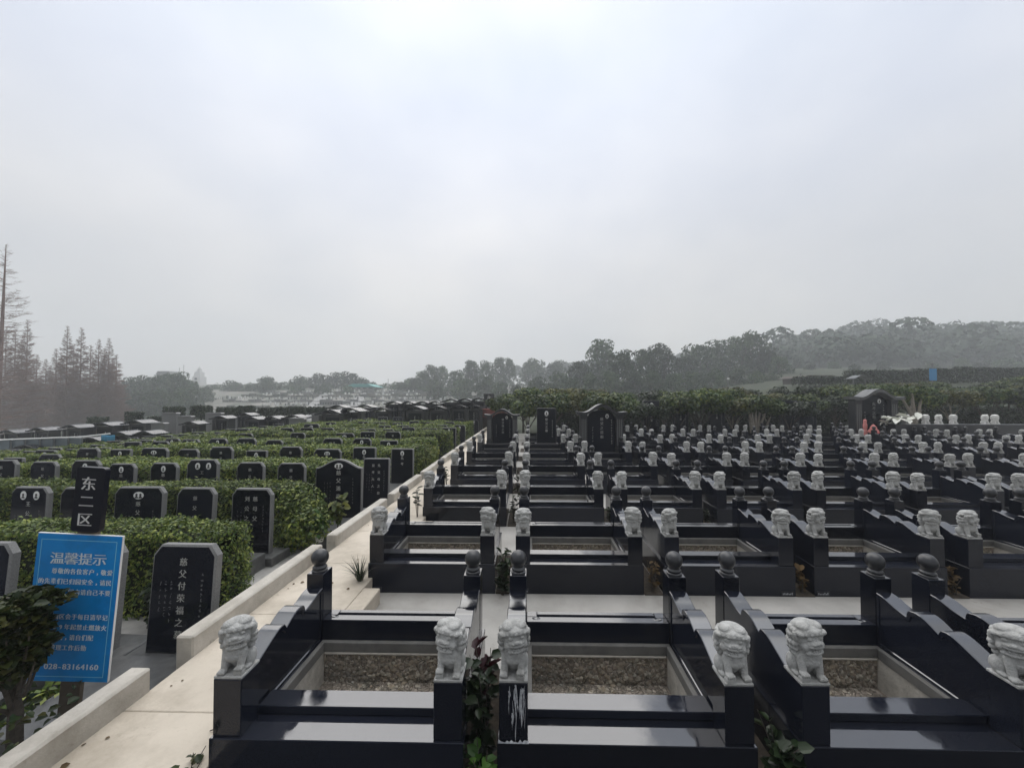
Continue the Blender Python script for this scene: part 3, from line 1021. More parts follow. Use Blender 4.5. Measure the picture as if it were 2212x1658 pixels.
def hs_label(var, row, n):
    ports = VARI[var][2]
    look = ("black headstone with cut corners" if not ports else "black headstone with a white oval portrait" if len(ports) == 1 and not ports[0][2]
            else "black headstone with two oval portraits" if len(ports) == 2 else "black headstone with a couple's oval portrait")
    return f"{look}, {ORD[n]} from the path in hedge row {('one','two','three','four','five','six','seven','eight','nine','ten','eleven')[row - 1]}"

def zl(x):
    return -0.21 - 0.085 * max(0.0, -x - 9.0)

SR0 = 2.80
def srow(r):
    return SR0 + PITCHY * (r - 1)
rows = {1: [(-2.557, V0), (-3.29, V7), (-4.12, V1), (-4.85, V7)],
        2: [(-3.33, V1), (-4.03, V7), (-4.76, V4), (-5.45, V2), (-6.10, V3), (-6.80, V7)],
        3: [(-2.56, V6), (-3.98, V7), (-4.70, V7), (-5.48, V3), (-6.13, V2), (-6.86, V2), (-7.52, V2), (-8.25, V7), (-8.95, V7)],
        4: [(-2.70, V8), (-3.52, V8), (-4.33, V4), (-5.10, V7), (-5.85, V8), (-6.6, V7), (-7.35, V7), (-8.1, V4), (-8.85, V8), (-9.6, V7), (-10.4, V7), (-11.2, V8)]}
for r in range(5, 11):
    xs_, x = [], -2.72 - random.uniform(0, .2)
    while x > -1.36 * srow(r) - 0.4 and len(xs_) < 34:
        if random.random() < 0.74:
            xs_.append((x, random.choice([V7, V8, V3, V4, V1, V6, V7, V2])))
        x -= random.uniform(0.70, 0.82)
    rows[r] = xs_
nst = 0
for r, lst in rows.items():
    for n, (x, v) in enumerate(lst):
        rr = random.Random(r * 100 + n)
        headstone(v, x, srow(r) + rr.uniform(-.03, .03), hs_label(v, r, n + 1), rr.uniform(-.04, .04) - (0.02 if r == 1 else 0), (-.075 if r == 1 else rr.uniform(-.06, -.02)),
                  slab=r < 5, hi=(r == 1 and n == 1), z=zl(x), sc=1.0 + (rr.uniform(-.06, .06) if r > 2 else 0))
        nst += 1
headstone(V5, -2.86, 5.72, "large black headstone with a curved top beside the potted plant", 0.0, -0.02, sc=1.0)

# ------------------------------------------------------------------ hedges
def hedge_mesh(x0, x1, y0, y1, z0, z1, s, seed, dens=1.25, round_right=True, top_amp=0.05):
    r = np.random.default_rng(seed)
    L, D, Hh = x1 - x0, y1 - y0, z1 - z0
    def wob(x, y):
        return top_amp * (np.sin(x * 2.1 + seed) + 0.6 * np.sin(x * 4.7 + seed * 2 + y * 3) + .5 * np.sin(x * 9.1 + y * 7)) * 0.5
    # core
    nxs = max(4, int(L / 0.22))
    gx = np.linspace(x0 + .03, x1 - .03, nxs)
    V, Fq = [], []
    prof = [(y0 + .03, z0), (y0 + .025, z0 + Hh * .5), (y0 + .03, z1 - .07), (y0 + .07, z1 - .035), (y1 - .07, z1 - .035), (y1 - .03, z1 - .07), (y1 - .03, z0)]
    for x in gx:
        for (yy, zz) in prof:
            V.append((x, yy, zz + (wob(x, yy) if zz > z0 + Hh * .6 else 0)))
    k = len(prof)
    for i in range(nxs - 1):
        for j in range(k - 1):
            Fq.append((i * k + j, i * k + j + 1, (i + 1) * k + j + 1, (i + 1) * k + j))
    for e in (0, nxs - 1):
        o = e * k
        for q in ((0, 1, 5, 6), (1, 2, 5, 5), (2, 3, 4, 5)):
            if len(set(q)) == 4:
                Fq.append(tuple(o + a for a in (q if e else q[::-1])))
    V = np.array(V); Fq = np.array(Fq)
    def patch(n, fn):
        return fn(r.random(n), r.random(n), r.random(n))
    a = dens / (s * s)
    Ps, Ns = [], []
    n = int(L * D * a); u, v, w = r.random(n), r.random(n), r.normal(0, .014, n) + (r.random(n) < .03) * r.random(n) * .06
    X, Y = x0 + u * L, y0 + v * D
    edge = np.minimum(v, 1 - v) * D
    Z = z1 + wob(X, Y) + w - 0.05 * np.exp(-edge / .04)
    Ps.append(np.stack([X, Y, Z], 1)); Ns.append(np.tile([0, 0, 1.0], (n, 1)))
    for yy, ny_ in ((y0, -1), (y1, 1)):
        n = int(L * Hh * a * (0.9 if ny_ < 0 else 0.3)); u, v = r.random(n), r.random(n) ** 0.8
        X = x0 + u * L
        Z = z0 + v * Hh + wob(X, yy) * v
        bulge = 0.03 * np.sin(X * 5.3 + seed) * np.sin(Z * 6) - 0.03 * np.exp(-(1 - v) * Hh / .05) * -ny_ * -1
        Y = yy + ny_ * (bulge + r.normal(0, .015, n))
        Ps.append(np.stack([X, Y, Z], 1)); Ns.append(np.tile([0, ny_, 0.5], (n, 1)))
    for xx, nx_ in ((x1, 1),):
        n = int(D * Hh * a * 1.0); u, v = r.random(n), r.random(n)
        Y = y0 + u * D
        X = xx + nx_ * (0.06 * np.sin(u * math.pi) + r.normal(0, .02, n) - 0.04 * v)
        Ps.append(np.stack([X, Y, z0 + v * Hh], 1)); Ns.append(np.tile([nx_, 0, 0.4], (n, 1)))
    P, N = np.concatenate(Ps), np.concatenate(Ns)
    LV, LF = leaf_cards(P, N, s, 0.55, 0.55, r)
    VV = np.concatenate([V, LV])
    VV[:, 2] -= 0.085 * np.maximum(0, -VV[:, 0] - 9.0); FF = np.concatenate([Fq, LF + len(V)])
    mi = np.concatenate([np.zeros(len(Fq)), np.ones(len(LF))])
    return fast_mesh("hedge", VV, FF, ['hedgecore', 'leaf_hedge'], mi)

HEND = {1: -2.80, 2: -3.28, 3: -2.95, 4: -2.6, 5: -2.7, 6: -2.6, 7: -2.7, 8: -2.6, 9: -2.7, 10: -2.6}
for r in range(1, 11):
    ya = srow(r) + 0.58
    ya -= 0.0 if r < 3 else 0.14
    yb = ya + (0.46 if r < 3 else 0.92)
    xl = -1.38 * (yb + .3) - 0.3
    s = 0.0125 + 0.0034 * r
    zt = 0.52 + (0.0 if r < 4 else 0.05 if r < 6 else 0.07) + (0.0 if r < 4 else 0.02 * math.sin(r * 2.3))
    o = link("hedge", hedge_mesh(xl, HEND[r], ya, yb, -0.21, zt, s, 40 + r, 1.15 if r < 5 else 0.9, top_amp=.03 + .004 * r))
    tag(o, f"clipped green hedge, {ORD[r]} from the camera, behind headstone row {('one','two','three','four','five','six','seven','eight','nine','ten','eleven')[r - 1]}", "hedge", "clipped hedges between the headstone rows")

def blob_leaves(c, rad, n, s, seed, aspect=.55, shell=0.45, flat=1.0):
    r = np.random.default_rng(seed)
    d = r.normal(0, 1, (n, 3)); d /= np.linalg.norm(d, axis=1, keepdims=True)
    rr = (shell + (1 - shell) * r.random((n, 1)) ** .5)
    P = np.asarray(c) + d * rr * np.asarray(rad)
    return P, d

def bush(label, c, rad, n, s, mname, seed, lobes=5, name="bush", stem=None):
    r = np.random.default_rng(seed)
    t = thing(name, label, "bush", (c[0], c[1], -0.2))
    Ps, Ns = [], []
    for k in range(lobes):
        off = r.normal(0, .33, 3) * np.asarray(rad)
        P, N = blob_leaves((off[0], off[1], c[2] + .2 + off[2]), np.asarray(rad) * r.uniform(.55, .8), n // lobes, s, seed * 10 + k)
        Ps.append(P); Ns.append(N)
    V, Fq = leaf_cards(np.concatenate(Ps), np.concatenate(Ns) + [0, 0, .3], s, .55, .6, r)
    link("foliage", fast_mesh("foliage", V, Fq, mname), t)
    mb = MB()
    for k in range(4):
        a = r.uniform(0, 6.28)
        top = (math.cos(a) * rad[0] * .4, math.sin(a) * rad[1] * .4, c[2] + .2)
        mb.tube([(0.02 * math.cos(a), .02 * math.sin(a), 0), (top[0] * .5, top[1] * .5, top[2] * .5), top], [.014, .010, .005], 6)
    mb.build("stem", 'bark', t)
    return t

bush("round dark green bush at the right end of the second hedge", (-3.02, 5.02, 0.12), (0.42, 0.34, 0.36), 5200, 0.024, 'leaf_hedge', 3, 8)
bush("pale yellow-green bush beside the path kerb, far along it", (-2.60, 9.35, 0.28), (0.40, 0.5, 0.42), 2600, 0.035, 'leaf_bright', 5, 8)
bush("small green bush behind the sign at the end of the first hedge row", (-3.05, 3.25, 0.0), (0.22, 0.15, 0.2), 700, 0.03, 'leaf_dark', 6, 4)

# ------------------------------------------------------------------ plants with larger leaves
def leaf6(P, D, s, asp=0.42, r=rng, fold=0.22, droop=0.15):
    """leaves growing from P along D"""
    n = len(P)
    D = D / (np.linalg.norm(D, axis=1, keepdims=True) + 1e-9)
    U = np.tile([0, 0, 1.0], (n, 1)) + r.normal(0, .35, (n, 3))
    B = np.cross(D, U); B /= np.linalg.norm(B, axis=1, keepdims=True) + 1e-9
    N = np.cross(B, D)
    L = s * (0.6 + 0.8 * r.random((n, 1)))
    W = L * asp
    t = P + D * L - N * L * droop
    l1, r1 = P + D * L * .3 + B * W * .8 + N * W * fold * 2, P + D * L * .3 - B * W * .8 + N * W * fold * 2
    l2, r2 = P + D * L * .7 + B * W * .75 + N * W * fold, P + D * L * .7 - B * W * .75 + N * W * fold
    V = np.stack([P, t, l1, l2, r1, r2], 1).reshape(-1, 3)
    k = np.arange(n)[:, None] * 6
    Fq = np.concatenate([k + np.array([[0, 1, 3, 2]]), k + np.array([[0, 4, 5, 1]])])
    return V, Fq

def plant(name, label, base, h, spread, nstem, nleaf, s, mname, seed, cat="plant", leaf_from=0.3, stem_r=0.004, group=None, upright=.5, asp=.42):
    r = np.random.default_rng(seed)
    t = thing(name, label, cat, base, 0, group)
    mb = MB()
    Ps, Ds = [], []
    for k in range(nstem):
        a = r.uniform(0, 6.28)
        e = np.array([math.cos(a) * spread[0] * r.uniform(.3, 1), math.sin(a) * spread[1] * r.uniform(.3, 1), h * r.uniform(.7, 1)])
        mid = e * [.3, .3, .55] + r.normal(0, .01, 3)
        mb.tube([(0.01 * math.cos(a), .01 * math.sin(a), 0), tuple(mid), tuple(e)], [stem_r, stem_r * .8, stem_r * .4], 5)
        u = leaf_from + (1 - leaf_from) * r.random(nleaf // nstem)
        p = np.where(u[:, None] < .55, mid * (u[:, None] / .55), mid + (e - mid) * ((u[:, None] - .55) / .45))
        Ps.append(p)
        aa = r.uniform(0, 6.28, len(u))
        Ds.append(np.stack([np.cos(aa), np.sin(aa), r.normal(upright, .4, len(u))], 1))
    mb.build("stem", 'bark', t)
    V, Fq = leaf6(np.concatenate(Ps), np.concatenate(Ds), s, asp, r)
    link("foliage", fast_mesh("foliage", V, Fq, mname), t)
    return t

def gx(k):
    return grave_x(k, 1) + 0.66
plant("shrub", "red-leaved shrub growing in the gap between the first two front graves", (gx(1) + .005, 1.90, 0), 0.64, (.05, .07), 6, 26, .058, 'leaf_red', 11, leaf_from=.70, upright=.7)
plant("shrub", "dark green shrub filling the gap below the red leaves in the front row", (gx(1), 1.84, 0), 0.55, (.075, .15), 12, 210, .052, 'leaf_dark', 12, leaf_from=.1, upright=.2)
plant("shrub", "fresh green leaves at the foot of the gap between the first two front graves", (gx(1) + .01, 1.70, 0), 0.22, (.08, .08), 8, 50, .055, 'leaf_green', 13, leaf_from=.2, upright=.4)
plant("shrub", "dark leafy shrub low in the gap between the second and third front graves", (gx(2) + .0, 1.76, 0), 0.30, (.06, .16), 10, 120, .055, 'leaf_dark', 14, leaf_from=.1, upright=.3)
plant("shrub", "green leafy shrub at the foot of the third front grave", (gx(2) + .02, 1.66, 0), 0.12, (.05, .08), 6, 30, .05, 'leaf_dark', 15, leaf_from=.2)
plant("shrub", "low green leaves between the path and the corner of the first front grave", (-1.475, 1.66, 0), 0.2, (.05, .10), 9, 80, .035, 'leaf_bush', 16, leaf_from=.2)
plant("shrub", "small dark green seedling beside the lion pillar of the first front grave", (-1.455, 1.92, .12), 0.16, (.05, .07), 5, 22, .045, 'leaf_dark', 17)
for i, (k, rw, h, mname, lab) in enumerate([
        (1, 2, .42, 'leaf_dark', "spiky dark plant in the gap between the first two graves of the second row"),
        (2, 2, .30, 'leaf_dry', "dry brown weed in the gap between the second and third graves of the second row"),
        (3, 2, .22, 'leaf_dry', "brown fallen leaves in the gap between the third and fourth graves of the second row"),
        (4, 2, .24, 'leaf_dry', "dry leaves in the gap right of the fourth grave of the second row"),
        (1, 3, .45, 'leaf_dark', "dark leafy weed in the gap between the first two graves of the third row"),
        (2, 3, .22, 'leaf_dark', "low dark weed in the gap between the second and third graves of the third row"),
        (3, 3, .20, 'leaf_dark', "low dark weed in the gap between the third and fourth graves of the third row"),
        (1, 4, .40, 'leaf_dark', "dark leafy weed in the gap between the first two graves of the fourth row")]):
    y = ROW0 + PITCHY * (rw - 1)
    plant("weed", lab, (gx(k), y + (.03 if rw == 2 else .12), 0), h, (.06, .08), 6, 44, .07 if k == 1 else .05, mname, 30 + i, asp=.22 if k == 1 else .4, leaf_from=.15, group="weeds in the gaps between graves")
plant("weed", "dark green weed hugging the plinth left of the second grave in the second row", (gx(1) - .02, 3.44, 0), .30, (.06, .05), 7, 70, .06, 'leaf_dark', 41, leaf_from=.1, group="weeds in the gaps between graves")
plant("sapling", "thin dark sapling with few leaves on the path edge beside the third row", (-1.52, 5.20, .12), .46, (.10, .05), 4, 26, .07, 'leaf_dark', 42, leaf_from=.4, asp=.3)
plant("sapling", "small twiggy sapling on the path edge beside the fourth row", (-1.50, 6.95, .12), .40, (.10, .05), 4, 24, .07, 'leaf_dark', 43, leaf_from=.3, asp=.3)
plant("sapling", "young yellow-green sapling in front of the large curved headstone", (-2.46, 4.95, -0.05), .52, (.14, .10), 6, 70, .085, 'leaf_bright', 44, leaf_from=.5, upright=.2)

# grass tuft by the second grave
def tuft(label, base, n, h, mname, seed):
    r = np.random.default_rng(seed)
    t = thing("grass_tuft", label, "grass tuft", base, 0)
    V, Fq = [], []
    for k in range(n):
        a, l, b = r.uniform(0, 6.28), h * r.uniform(.5, 1.1), r.uniform(.25, 1.0)
        d = np.array([math.cos(a), math.sin(a), 0]); w = np.array([-d[1], d[0], 0]) * .004
        p0 = d * .02 * r.random()
        q = [p0 + d * l * b * u ** 1.5 + np.array([0, 0, l * (u - .45 * b * u * u)]) for u in (0, .35, .7, 1)]
        for i in range(3):
            o = len(V)
            ws = (1, .85, .55, .1)
            V += [q[i] - w * ws[i], q[i] + w * ws[i], q[i + 1] + w * ws[i + 1], q[i + 1] - w * ws[i + 1]]
            Fq.append((o, o + 1, o + 2, o + 3))
    link("blades", fast_mesh("blades", V, Fq, mname), t)
tuft("arching tuft of dark grass at the left foot of the second-row grave by the path", (-1.50, 3.40, .12), 70, .26, 'leaf_dark', 3)
tuft("low grass tuft between the path and the first front grave", (-1.47, 1.66, -.05), 60, .22, 'leaf_bush', 4)

# twig lying on the path
mb = MB()
mb.tube([(0, 0, 0.006), (.03, .015, .02), (.075, .02, .012), (.11, -.005, .006)], [.003, .0028, .0024, .0015], 5)
mb.tube([(.03, .015, .02), (.02, .05, .03), (.035, .075, .02)], [.0022, .002, .001], 5)
tag(mb.build("fallen_twig", 'bark', loc=(-1.545, 1.86, .131), rot=(0, 0, -.5)), "forked brown twig lying on the path beside the first grave", "twig")
def dry_leaf(x, y, z, s, rz, lab):
    vs, fs = leaf6(np.array([[0, 0, 0.0]]), np.array([[1, 0, .25]]), s, .4)
    o = link("fallen_leaf", fast_mesh("fallen_leaf", vs, fs, 'leaf_dry'), None, (x, y, z), (0, 0, rz))
    tag(o, lab, "fallen leaf", "fallen leaves on the path")
for i, (x, y, lab) in enumerate([(-1.56, 2.02, "dry brown leaf lying on the path beside the front left lion"), (-1.9, 2.45, "small curled leaf on the path just past the kerb gap"),
                                 (-1.60, 2.62, "curled dry leaf at the top of the first scalloped wall"), (-2.12, 1.98, "brown leaf against the foot of the nearest kerb block"),
                                 (-1.75, 3.3, "tiny dry leaf in the middle of the path by the first ball post"), (-1.62, 4.3, "dry leaf on the path beside the second-row ball post")]):
    dry_leaf(x, y, .134, .045 if i != 2 else .07, i * 1.7, lab)

r_ = random.Random(31)
for i in range(22):
    y = r_.uniform(1.6, 6.5)
    near_kerb = r_.random() < .6
    x = r_.uniform(-2.085, -1.98) if near_kerb else r_.uniform(-1.9, -1.45)
    vs, fs = leaf6(np.array([[0, 0, 0.0]]), np.array([[1, 0, .2]]), r_.uniform(.014, .03), .4)
    o = link("fallen_leaf", fast_mesh("fallen_leaf", vs, fs, 'leaf_dry'), None, (x, y, .133), (0, 0, r_.uniform(0, 6.28)))
    tag(o, "small dry leaf among the litter at the foot of the kerb" if near_kerb else "small dry leaf lying loose in the open part of the path", "fallen leaf", "litter at the kerb foot" if near_kerb else "litter on the open path")

# ------------------------------------------------------------------ notice sign
t = thing("notice_sign", "blue notice board with white writing under a black plate on a brown post", "sign", at(116, 1676, 2.06))
t.rotation_euler = (R(-0.5), R(4.2), R(5))
t.scale = (1.13, 1, 1.03)
MB().box(-0.045, 0.045, 0.03, 0.06, -0.05, 1.50, 0.004).build("post", 'post', t)
bd = MB().box(-0.192, 0.192, 0.0, 0.008, 0.485, 1.25, 0.002)
bd = bd.build("board", ['blue', 'white'], t)
MB().box(-0.1925, 0.1925, 0.0085, 0.0120, 0.4845, 1.2505, 0.001).build("backing", 'white', bd)
MB().box(0.1922, 0.1950, 0.0005, 0.0118, 0.4850, 1.2500, 0.001).build("edge_strip", 'white', bd)
MB().box(-0.192, 0.1950, 0.0005, 0.0118, 1.2502, 1.2535, 0.001).build("top_strip", 'white', bd)
mb = MB()
x0, x1, z0, z1, w = -.172, .172, .51, 1.222, .0028
for (a, b, c, d) in ((x0, x1, z1 - w, z1), (x0, x1, z0, z0 + w), (x0, x0 + w, z0 + w, z1 - w), (x1 - w, x1, z0 + w, z1 - w)):
    mb.add([(a, -.0006, c), (b, -.0006, c), (b, -.0006, d), (a, -.0006, d)], [(0, 1, 2, 3)])
mb.build("border_line", 'cyan', bd, sharp=0)
def bold(mb, text, x, z, size, y, sx=1.0, b=.012):
    for dx in (-b, 0, b):
        write(mb, text, x + dx * size, z, size, y - abs(dx) * .01, 0, sx)
mb = MB()
for i, ch in enumerate("温馨提示"):
    bold(mb, ch, -.092 + .064 * i, 1.125, .066, -.0012, 1.0, .022)
lines = [(2, "尊敬的各位客户，敬爱"), (0, "的先辈们已归园安全，请民"), (0, "众扫墓时，园内请自己不要"), (0, "随处放大、"),
         (2, "本园区会于每日清早记"), (0, "自2009年起禁止燃放火"), (0, "烛的各户园，请自们配"), (0, "合本园管理工作后勤"), ]
for li, (ind, tx) in enumerate(lines):
    z = 1.058 - .0535 * li - (.022 if li > 3 else 0)
    for i, ch in enumerate(tx):
        bold(mb, ch, -.153 + .0278 * (i + ind), z, .0315, -.0012, .82, .035)
for i, ch in enumerate("028-83164160"):
    bold(mb, ch, -.088 + .0205 * i, .565, .041, -.0012, .95, .03)
mb.build("lettering", 'signtext', bd, sharp=0)
poly = []
for cx, cz, a0 in ((.050, 1.595, 0), (-.050, 1.595, 90), (-.050, 1.285, 180), (.050, 1.285, 270)):
    poly += [(cx + .016 * math.cos(R(a0 + q)), cz + .016 * math.sin(R(a0 + q))) for q in (0, 22, 45, 68, 90)]
pl = MB().prism([(x + .022, z) for x, z in poly], -.006, 0.022).build("district_plate", 'navy', t, fix=True)
mb = MB()
bold(mb, "东", 0.018, 1.525, .076, -.0072, .95, .022)
bold(mb, "二", 0.016, 1.432, .074, -.0072, .95, .022)
bold(mb, "区", 0.018, 1.335, .076, -.0072, .95, .022)
mb.build("lettering", 'white', pl, sharp=0)

# leafy shrub in front of the sign
def near_bush():
    r = np.random.default_rng(21)
    b = at(25, 1640, 1.86)
    t = thing("shrub", "dark leafy shrub with a bare trunk in front of the blue board", "shrub", (b.x, b.y, -.21))
    mb = MB()
    mb.tube([(0.0, 0, -.03), (.012, 0, .2), (.0, .01, .42), (-.02, .0, .62)], [.036, .030, .026, .016], 9)
    for k in range(9):
        a = r.uniform(0, 6.28); e = (.11 * math.cos(a), .10 * math.sin(a), r.uniform(.60, .9))
        mb.tube([(0, .01, .38 + .02 * k), (e[0] * .5, e[1] * .5, e[2] * .75), e], [.012, .008, .003], 6)
    for k in range(4):
        a = r.uniform(0, 6.28)
        mb.tube([(0.01, 0, .0), (.09 * math.cos(a), .07 * math.sin(a) - .03, .12), (.16 * math.cos(a), .1 * math.sin(a) - .04, .28)], [.009, .006, .003], 6)
    mb.build("stem", 'bark', t)
    P = r.normal(0, 1, (1500, 3)); P /= np.linalg.norm(P, axis=1, keepdims=True)
    P = P * [.135, .13, .19] * (.35 + .65 * r.random((1500, 1)) ** .5) + [-.03, 0, .75]
    D = (P - [-.02, 0, .70]) + r.normal(0, .1, P.shape); D[:, 2] += .03
    P2 = np.stack([r.uniform(-.16, .12, 900), r.uniform(-.13, .13, 900), r.normal(.935, .014, 900)], 1)
    P2[:, 2] -= .05 * (np.abs(P2[:, 0]) / .15) ** 3
    D2 = np.concatenate([r.normal(0, 1, (900, 2)), r.normal(.25, .25, (900, 1))], 1)
    P3 = np.stack([r.normal(.03, .13, 170), r.normal(-.02, .1, 170), r.uniform(.06, .48, 170)], 1)
    D3 = np.concatenate([r.normal(0, 1, (170, 2)), r.normal(.1, .4, (170, 1))], 1)
    V, Fq = leaf6(np.concatenate([P, P2, P3]), np.concatenate([D, D2, D3]), .042, .45, r)
    link("foliage", fast_mesh("foliage", V, Fq, 'leaf_bush'), t)
near_bush()
bush("low pale-leaved plant at the picture's lower left behind the nearest shrub", (-3.02, 2.25, -0.08), (.2, .15, .1), 260, .03, 'leaf_hedge', 9, 5)

# small things at the headstones
def pot(label, c, r_, h, mname, lm, seed, lh=.2):
    t = thing("potted_plant", label, "potted plant", c)
    MB().lathe([(r_ * .7, 0), (r_ * .8, .01), (r_, h), (r_ * .92, h), (r_ * .9, h - .015)], n=20).build("pot", mname, t, sharp=40)
    r = np.random.default_rng(seed)
    P = r.normal(0, 1, (90, 3)) * [r_ * .7, r_ * .7, lh * .35] + [0, 0, h + lh * .5]
    D = r.normal(0, 1, (90, 3)) + [0, 0, .6]
    V, Fq = leaf6(P, D, .06, .4, r)
    link("foliage", fast_mesh("foliage", V, Fq, lm), t)
p = at(690, 1160, 4.75)
pot("white round pot of green leaves beside the large curved headstone", (p.x, p.y, -.04), .055, .10, 'pot', 'leaf_green', 5)
p = at(490, 1240, 4.05)
pot("brown pot of dry yellowish flowers at the foot of the second-row headstone", (-3.42, 4.22, -.04), .09, .08, 'terracotta', 'leaf_dry', 6, .12)
plant("bouquet", "withered grey bouquet on the slab behind the blue board", (-3.18, 2.62, -.02), .22, (.12, .06), 7, 40, .09, 'leaf_dark', 61, leaf_from=.3, cat="bouquet")

# ------------------------------------------------------------------ arched tombs standing among the lion graves
def roof_poly(w, lift, th):
    up, n = [], 24
    for k in range(n + 1):
        u = -1 + 2 * k / n
        z = lift * (math.cos(math.pi * min(1, abs(u) / .72)) * .5 + .5) if abs(u) < .72 else 0.0
        z += 0.02 * max(0, abs(u) - .72) / .28
        up.append((u * w / 2, z))
    return [(x, z - th) for x, z in up] + up[::-1]

def arched_tomb(label, x, y, z, sc, text, port, roof_mat='granite_dull', group="arched black tombs"):
    t = thing("arched_tomb", label, "tomb", (x, y, z), 0, group, sc)
    MB().box(-.56, .56, -.16, .22, -.37, 0.0, .005).build("base", 'granite_dull', t)
    for s in (-1, 1):
        c = MB().box(s * .43 - .085, s * .43 + .085, -.12, .10, 0.001, .93, .006)
        c.box(s * .43 - .10, s * .43 + .10, -.135, .10, .0015, .10, .005)
        c = c.build("column", 'granite_dull', t)
        f = MB()
        for q in (-.045, 0, .045):
            f.box(s * .43 + q - .010, s * .43 + q + .010, -.128, -.1205, .16, .80, .003)
        f.build("fluting", 'sawn', c)
    tb = MB()
    poly = [(-.34, 0.001), (.34, 0.001), (.34, .80)] + [(.34 * math.cos(a), .80 + .23 * math.sin(a)) for a in np.linspace(0, math.pi, 17)[1:-1]] + [(-.34, .80)]
    tb.prism(poly, -.02, .08)
    tb = tb.build("tablet", 'granite', t, fix=True)
    mb = MB()
    for i, ch in enumerate(text):
        bold(mb, ch, .02, .80 - .108 * i, .085, -.0215, 1.0, .03)
    marks(mb, .26, .80, .035, .62, -.0212, 10)
    marks(mb, -.20, .62, .030, .40, -.0212, 6)
    mb.build("lettering", 'letter', tb, sharp=0)
    if port:
        link("portrait", PORT, tb, (.15, -.009, .87), sc=1.1)
    MB().prism([(a, b + .97) for a, b in roof_poly(1.2, .20, .07)], -.22, .14).build("roof", roof_mat, t, fix=True)
    return t

def rowy(r):
    return ROW0 + PITCHY * (r - 1)
arched_tomb("small arched black tomb at the far end of the path beside it", grave_x(1, 6) + .06, rowy(6) + .98, .376, .88, "慈父母之墓", True)
arched_tomb("arched black tomb with fluted columns in the middle, white writing", grave_x(3, 5) + .04, rowy(5) + .98, .376, 1.03, "慈父之墓祖", True)
arched_tomb("tallest arched black tomb with a pale curved roof, flowers before it", at(1882, 940, 13.9).x, 13.85, .376, 1.42, "先考之墓", True, 'slab')

def tall_stone(label, x, y, z, w, h, text, port, sc=1.0):
    t = thing("tall_headstone", label, "headstone", (x, y, z), 0, "tall black headstones under the trees", sc)
    MB().box(-w / 2 - .06, w / 2 + .06, -.06, .16, -.37, 0, .005).build("base", 'granite_dull', t)
    tb = link("tablet", tablet_mesh(w, h, 'round', .1, 'granite_dull'), t)
    mb = MB()
    for i, ch in enumerate(text):
        write(mb, ch, 0, h - .34 - .11 * i, .085, FRONT - .001)
    marks(mb, w * .3, h - .35, .03, h * .5, FRONT - .001, 8)
    mb.build("lettering", 'letter', tb, sharp=0)
    if port:
        link("portrait", PORT, tb, (.0, 0, h - .16), sc=1.5)
for i, (px, py, yy, w, h, tx, po) in enumerate([
        (1180, 955, rowy(6) + .98, .58, 1.05, "慈父之墓", True), (1407, 950, rowy(8) + .95, .62, 1.25, "慈父母之墓", True), (1470, 950, rowy(8) + .98, .60, 1.2, "慈母之墓", False),
        (1548, 950, rowy(8) + .95, .62, 1.25, "先父之墓", True), (1705, 945, 16.4, .7, 1.25, "之墓", False), (1745, 945, 16.2, .7, 1.2, "慈母", False)]):
    p = at(px, py, yy)
    tall_stone(f"tall black headstone {'with a white oval portrait' if po else 'with a line of white writing'} under the trees, {ORD[i + 1]} from the left", p.x, yy, .376, w, h, tx, po)

# flowers and ribbons at the tallest tomb
p = at(1938, 902, 13.3)
t = thing("white_lily_spray", "large white lily petals beside the tallest arched tomb", "flowers", (p.x, p.y, .376))
V, Fq = leaf6(np.random.default_rng(3).normal(0, .13, (26, 3)) * [1.6, .6, .5] + [0, 0, p.z - .42], np.random.default_rng(4).normal(0, 1, (26, 3)) * [1, 1, .3], .30, .34)
link("petals", fast_mesh("petals", V, Fq, 'petal'), t)
MB().tube([(0, 0, 0), (0.02, 0, p.z - .5), (0, 0, p.z - .4)], [.012, .01, .008], 6).build("stem", 'leaf_dark', t)
p = at(1892, 942, 13.1)
t = thing("offering_bow", "bright red ribbon bow with a hanging tail before the tallest tomb", "ribbon", (p.x, p.y, p.z))
MB().box(-.10, .10, -.03, .03, 0, .12, .01).build("bow", 'red', t)
MB().tube([(0.02, -.035, .06), (.0, -.05, -.12), (-.03, -.05, -.33)], [.022, .02, .028], 6).build("tail", 'red', t)
p = at(1886, 930, 13.25)
t = thing("paper_lotus", "grey and pink paper lotus offering behind the red bow", "paper offering", (p.x, p.y, p.z - .1))
MB().lathe([(.10, 0), (.16, .05), (.14, .12), (.10, .16), (.09, .22), (.05, .28), (.01, .32)], n=12).build("flower", 'pink', t)
p = at(1868, 930, 13.3)
t = thing("paper_lantern", "small pink paper lantern column left of the tallest tomb's writing", "paper offering", (p.x, p.y, p.z - .15))
MB().lathe([(.05, 0), (.06, .05), (.06, .16), (.045, .20), (.06, .24), (.06, .36), (.045, .4), (.05, .5), (.02, .54)], n=10).build("lantern", 'pink', t)

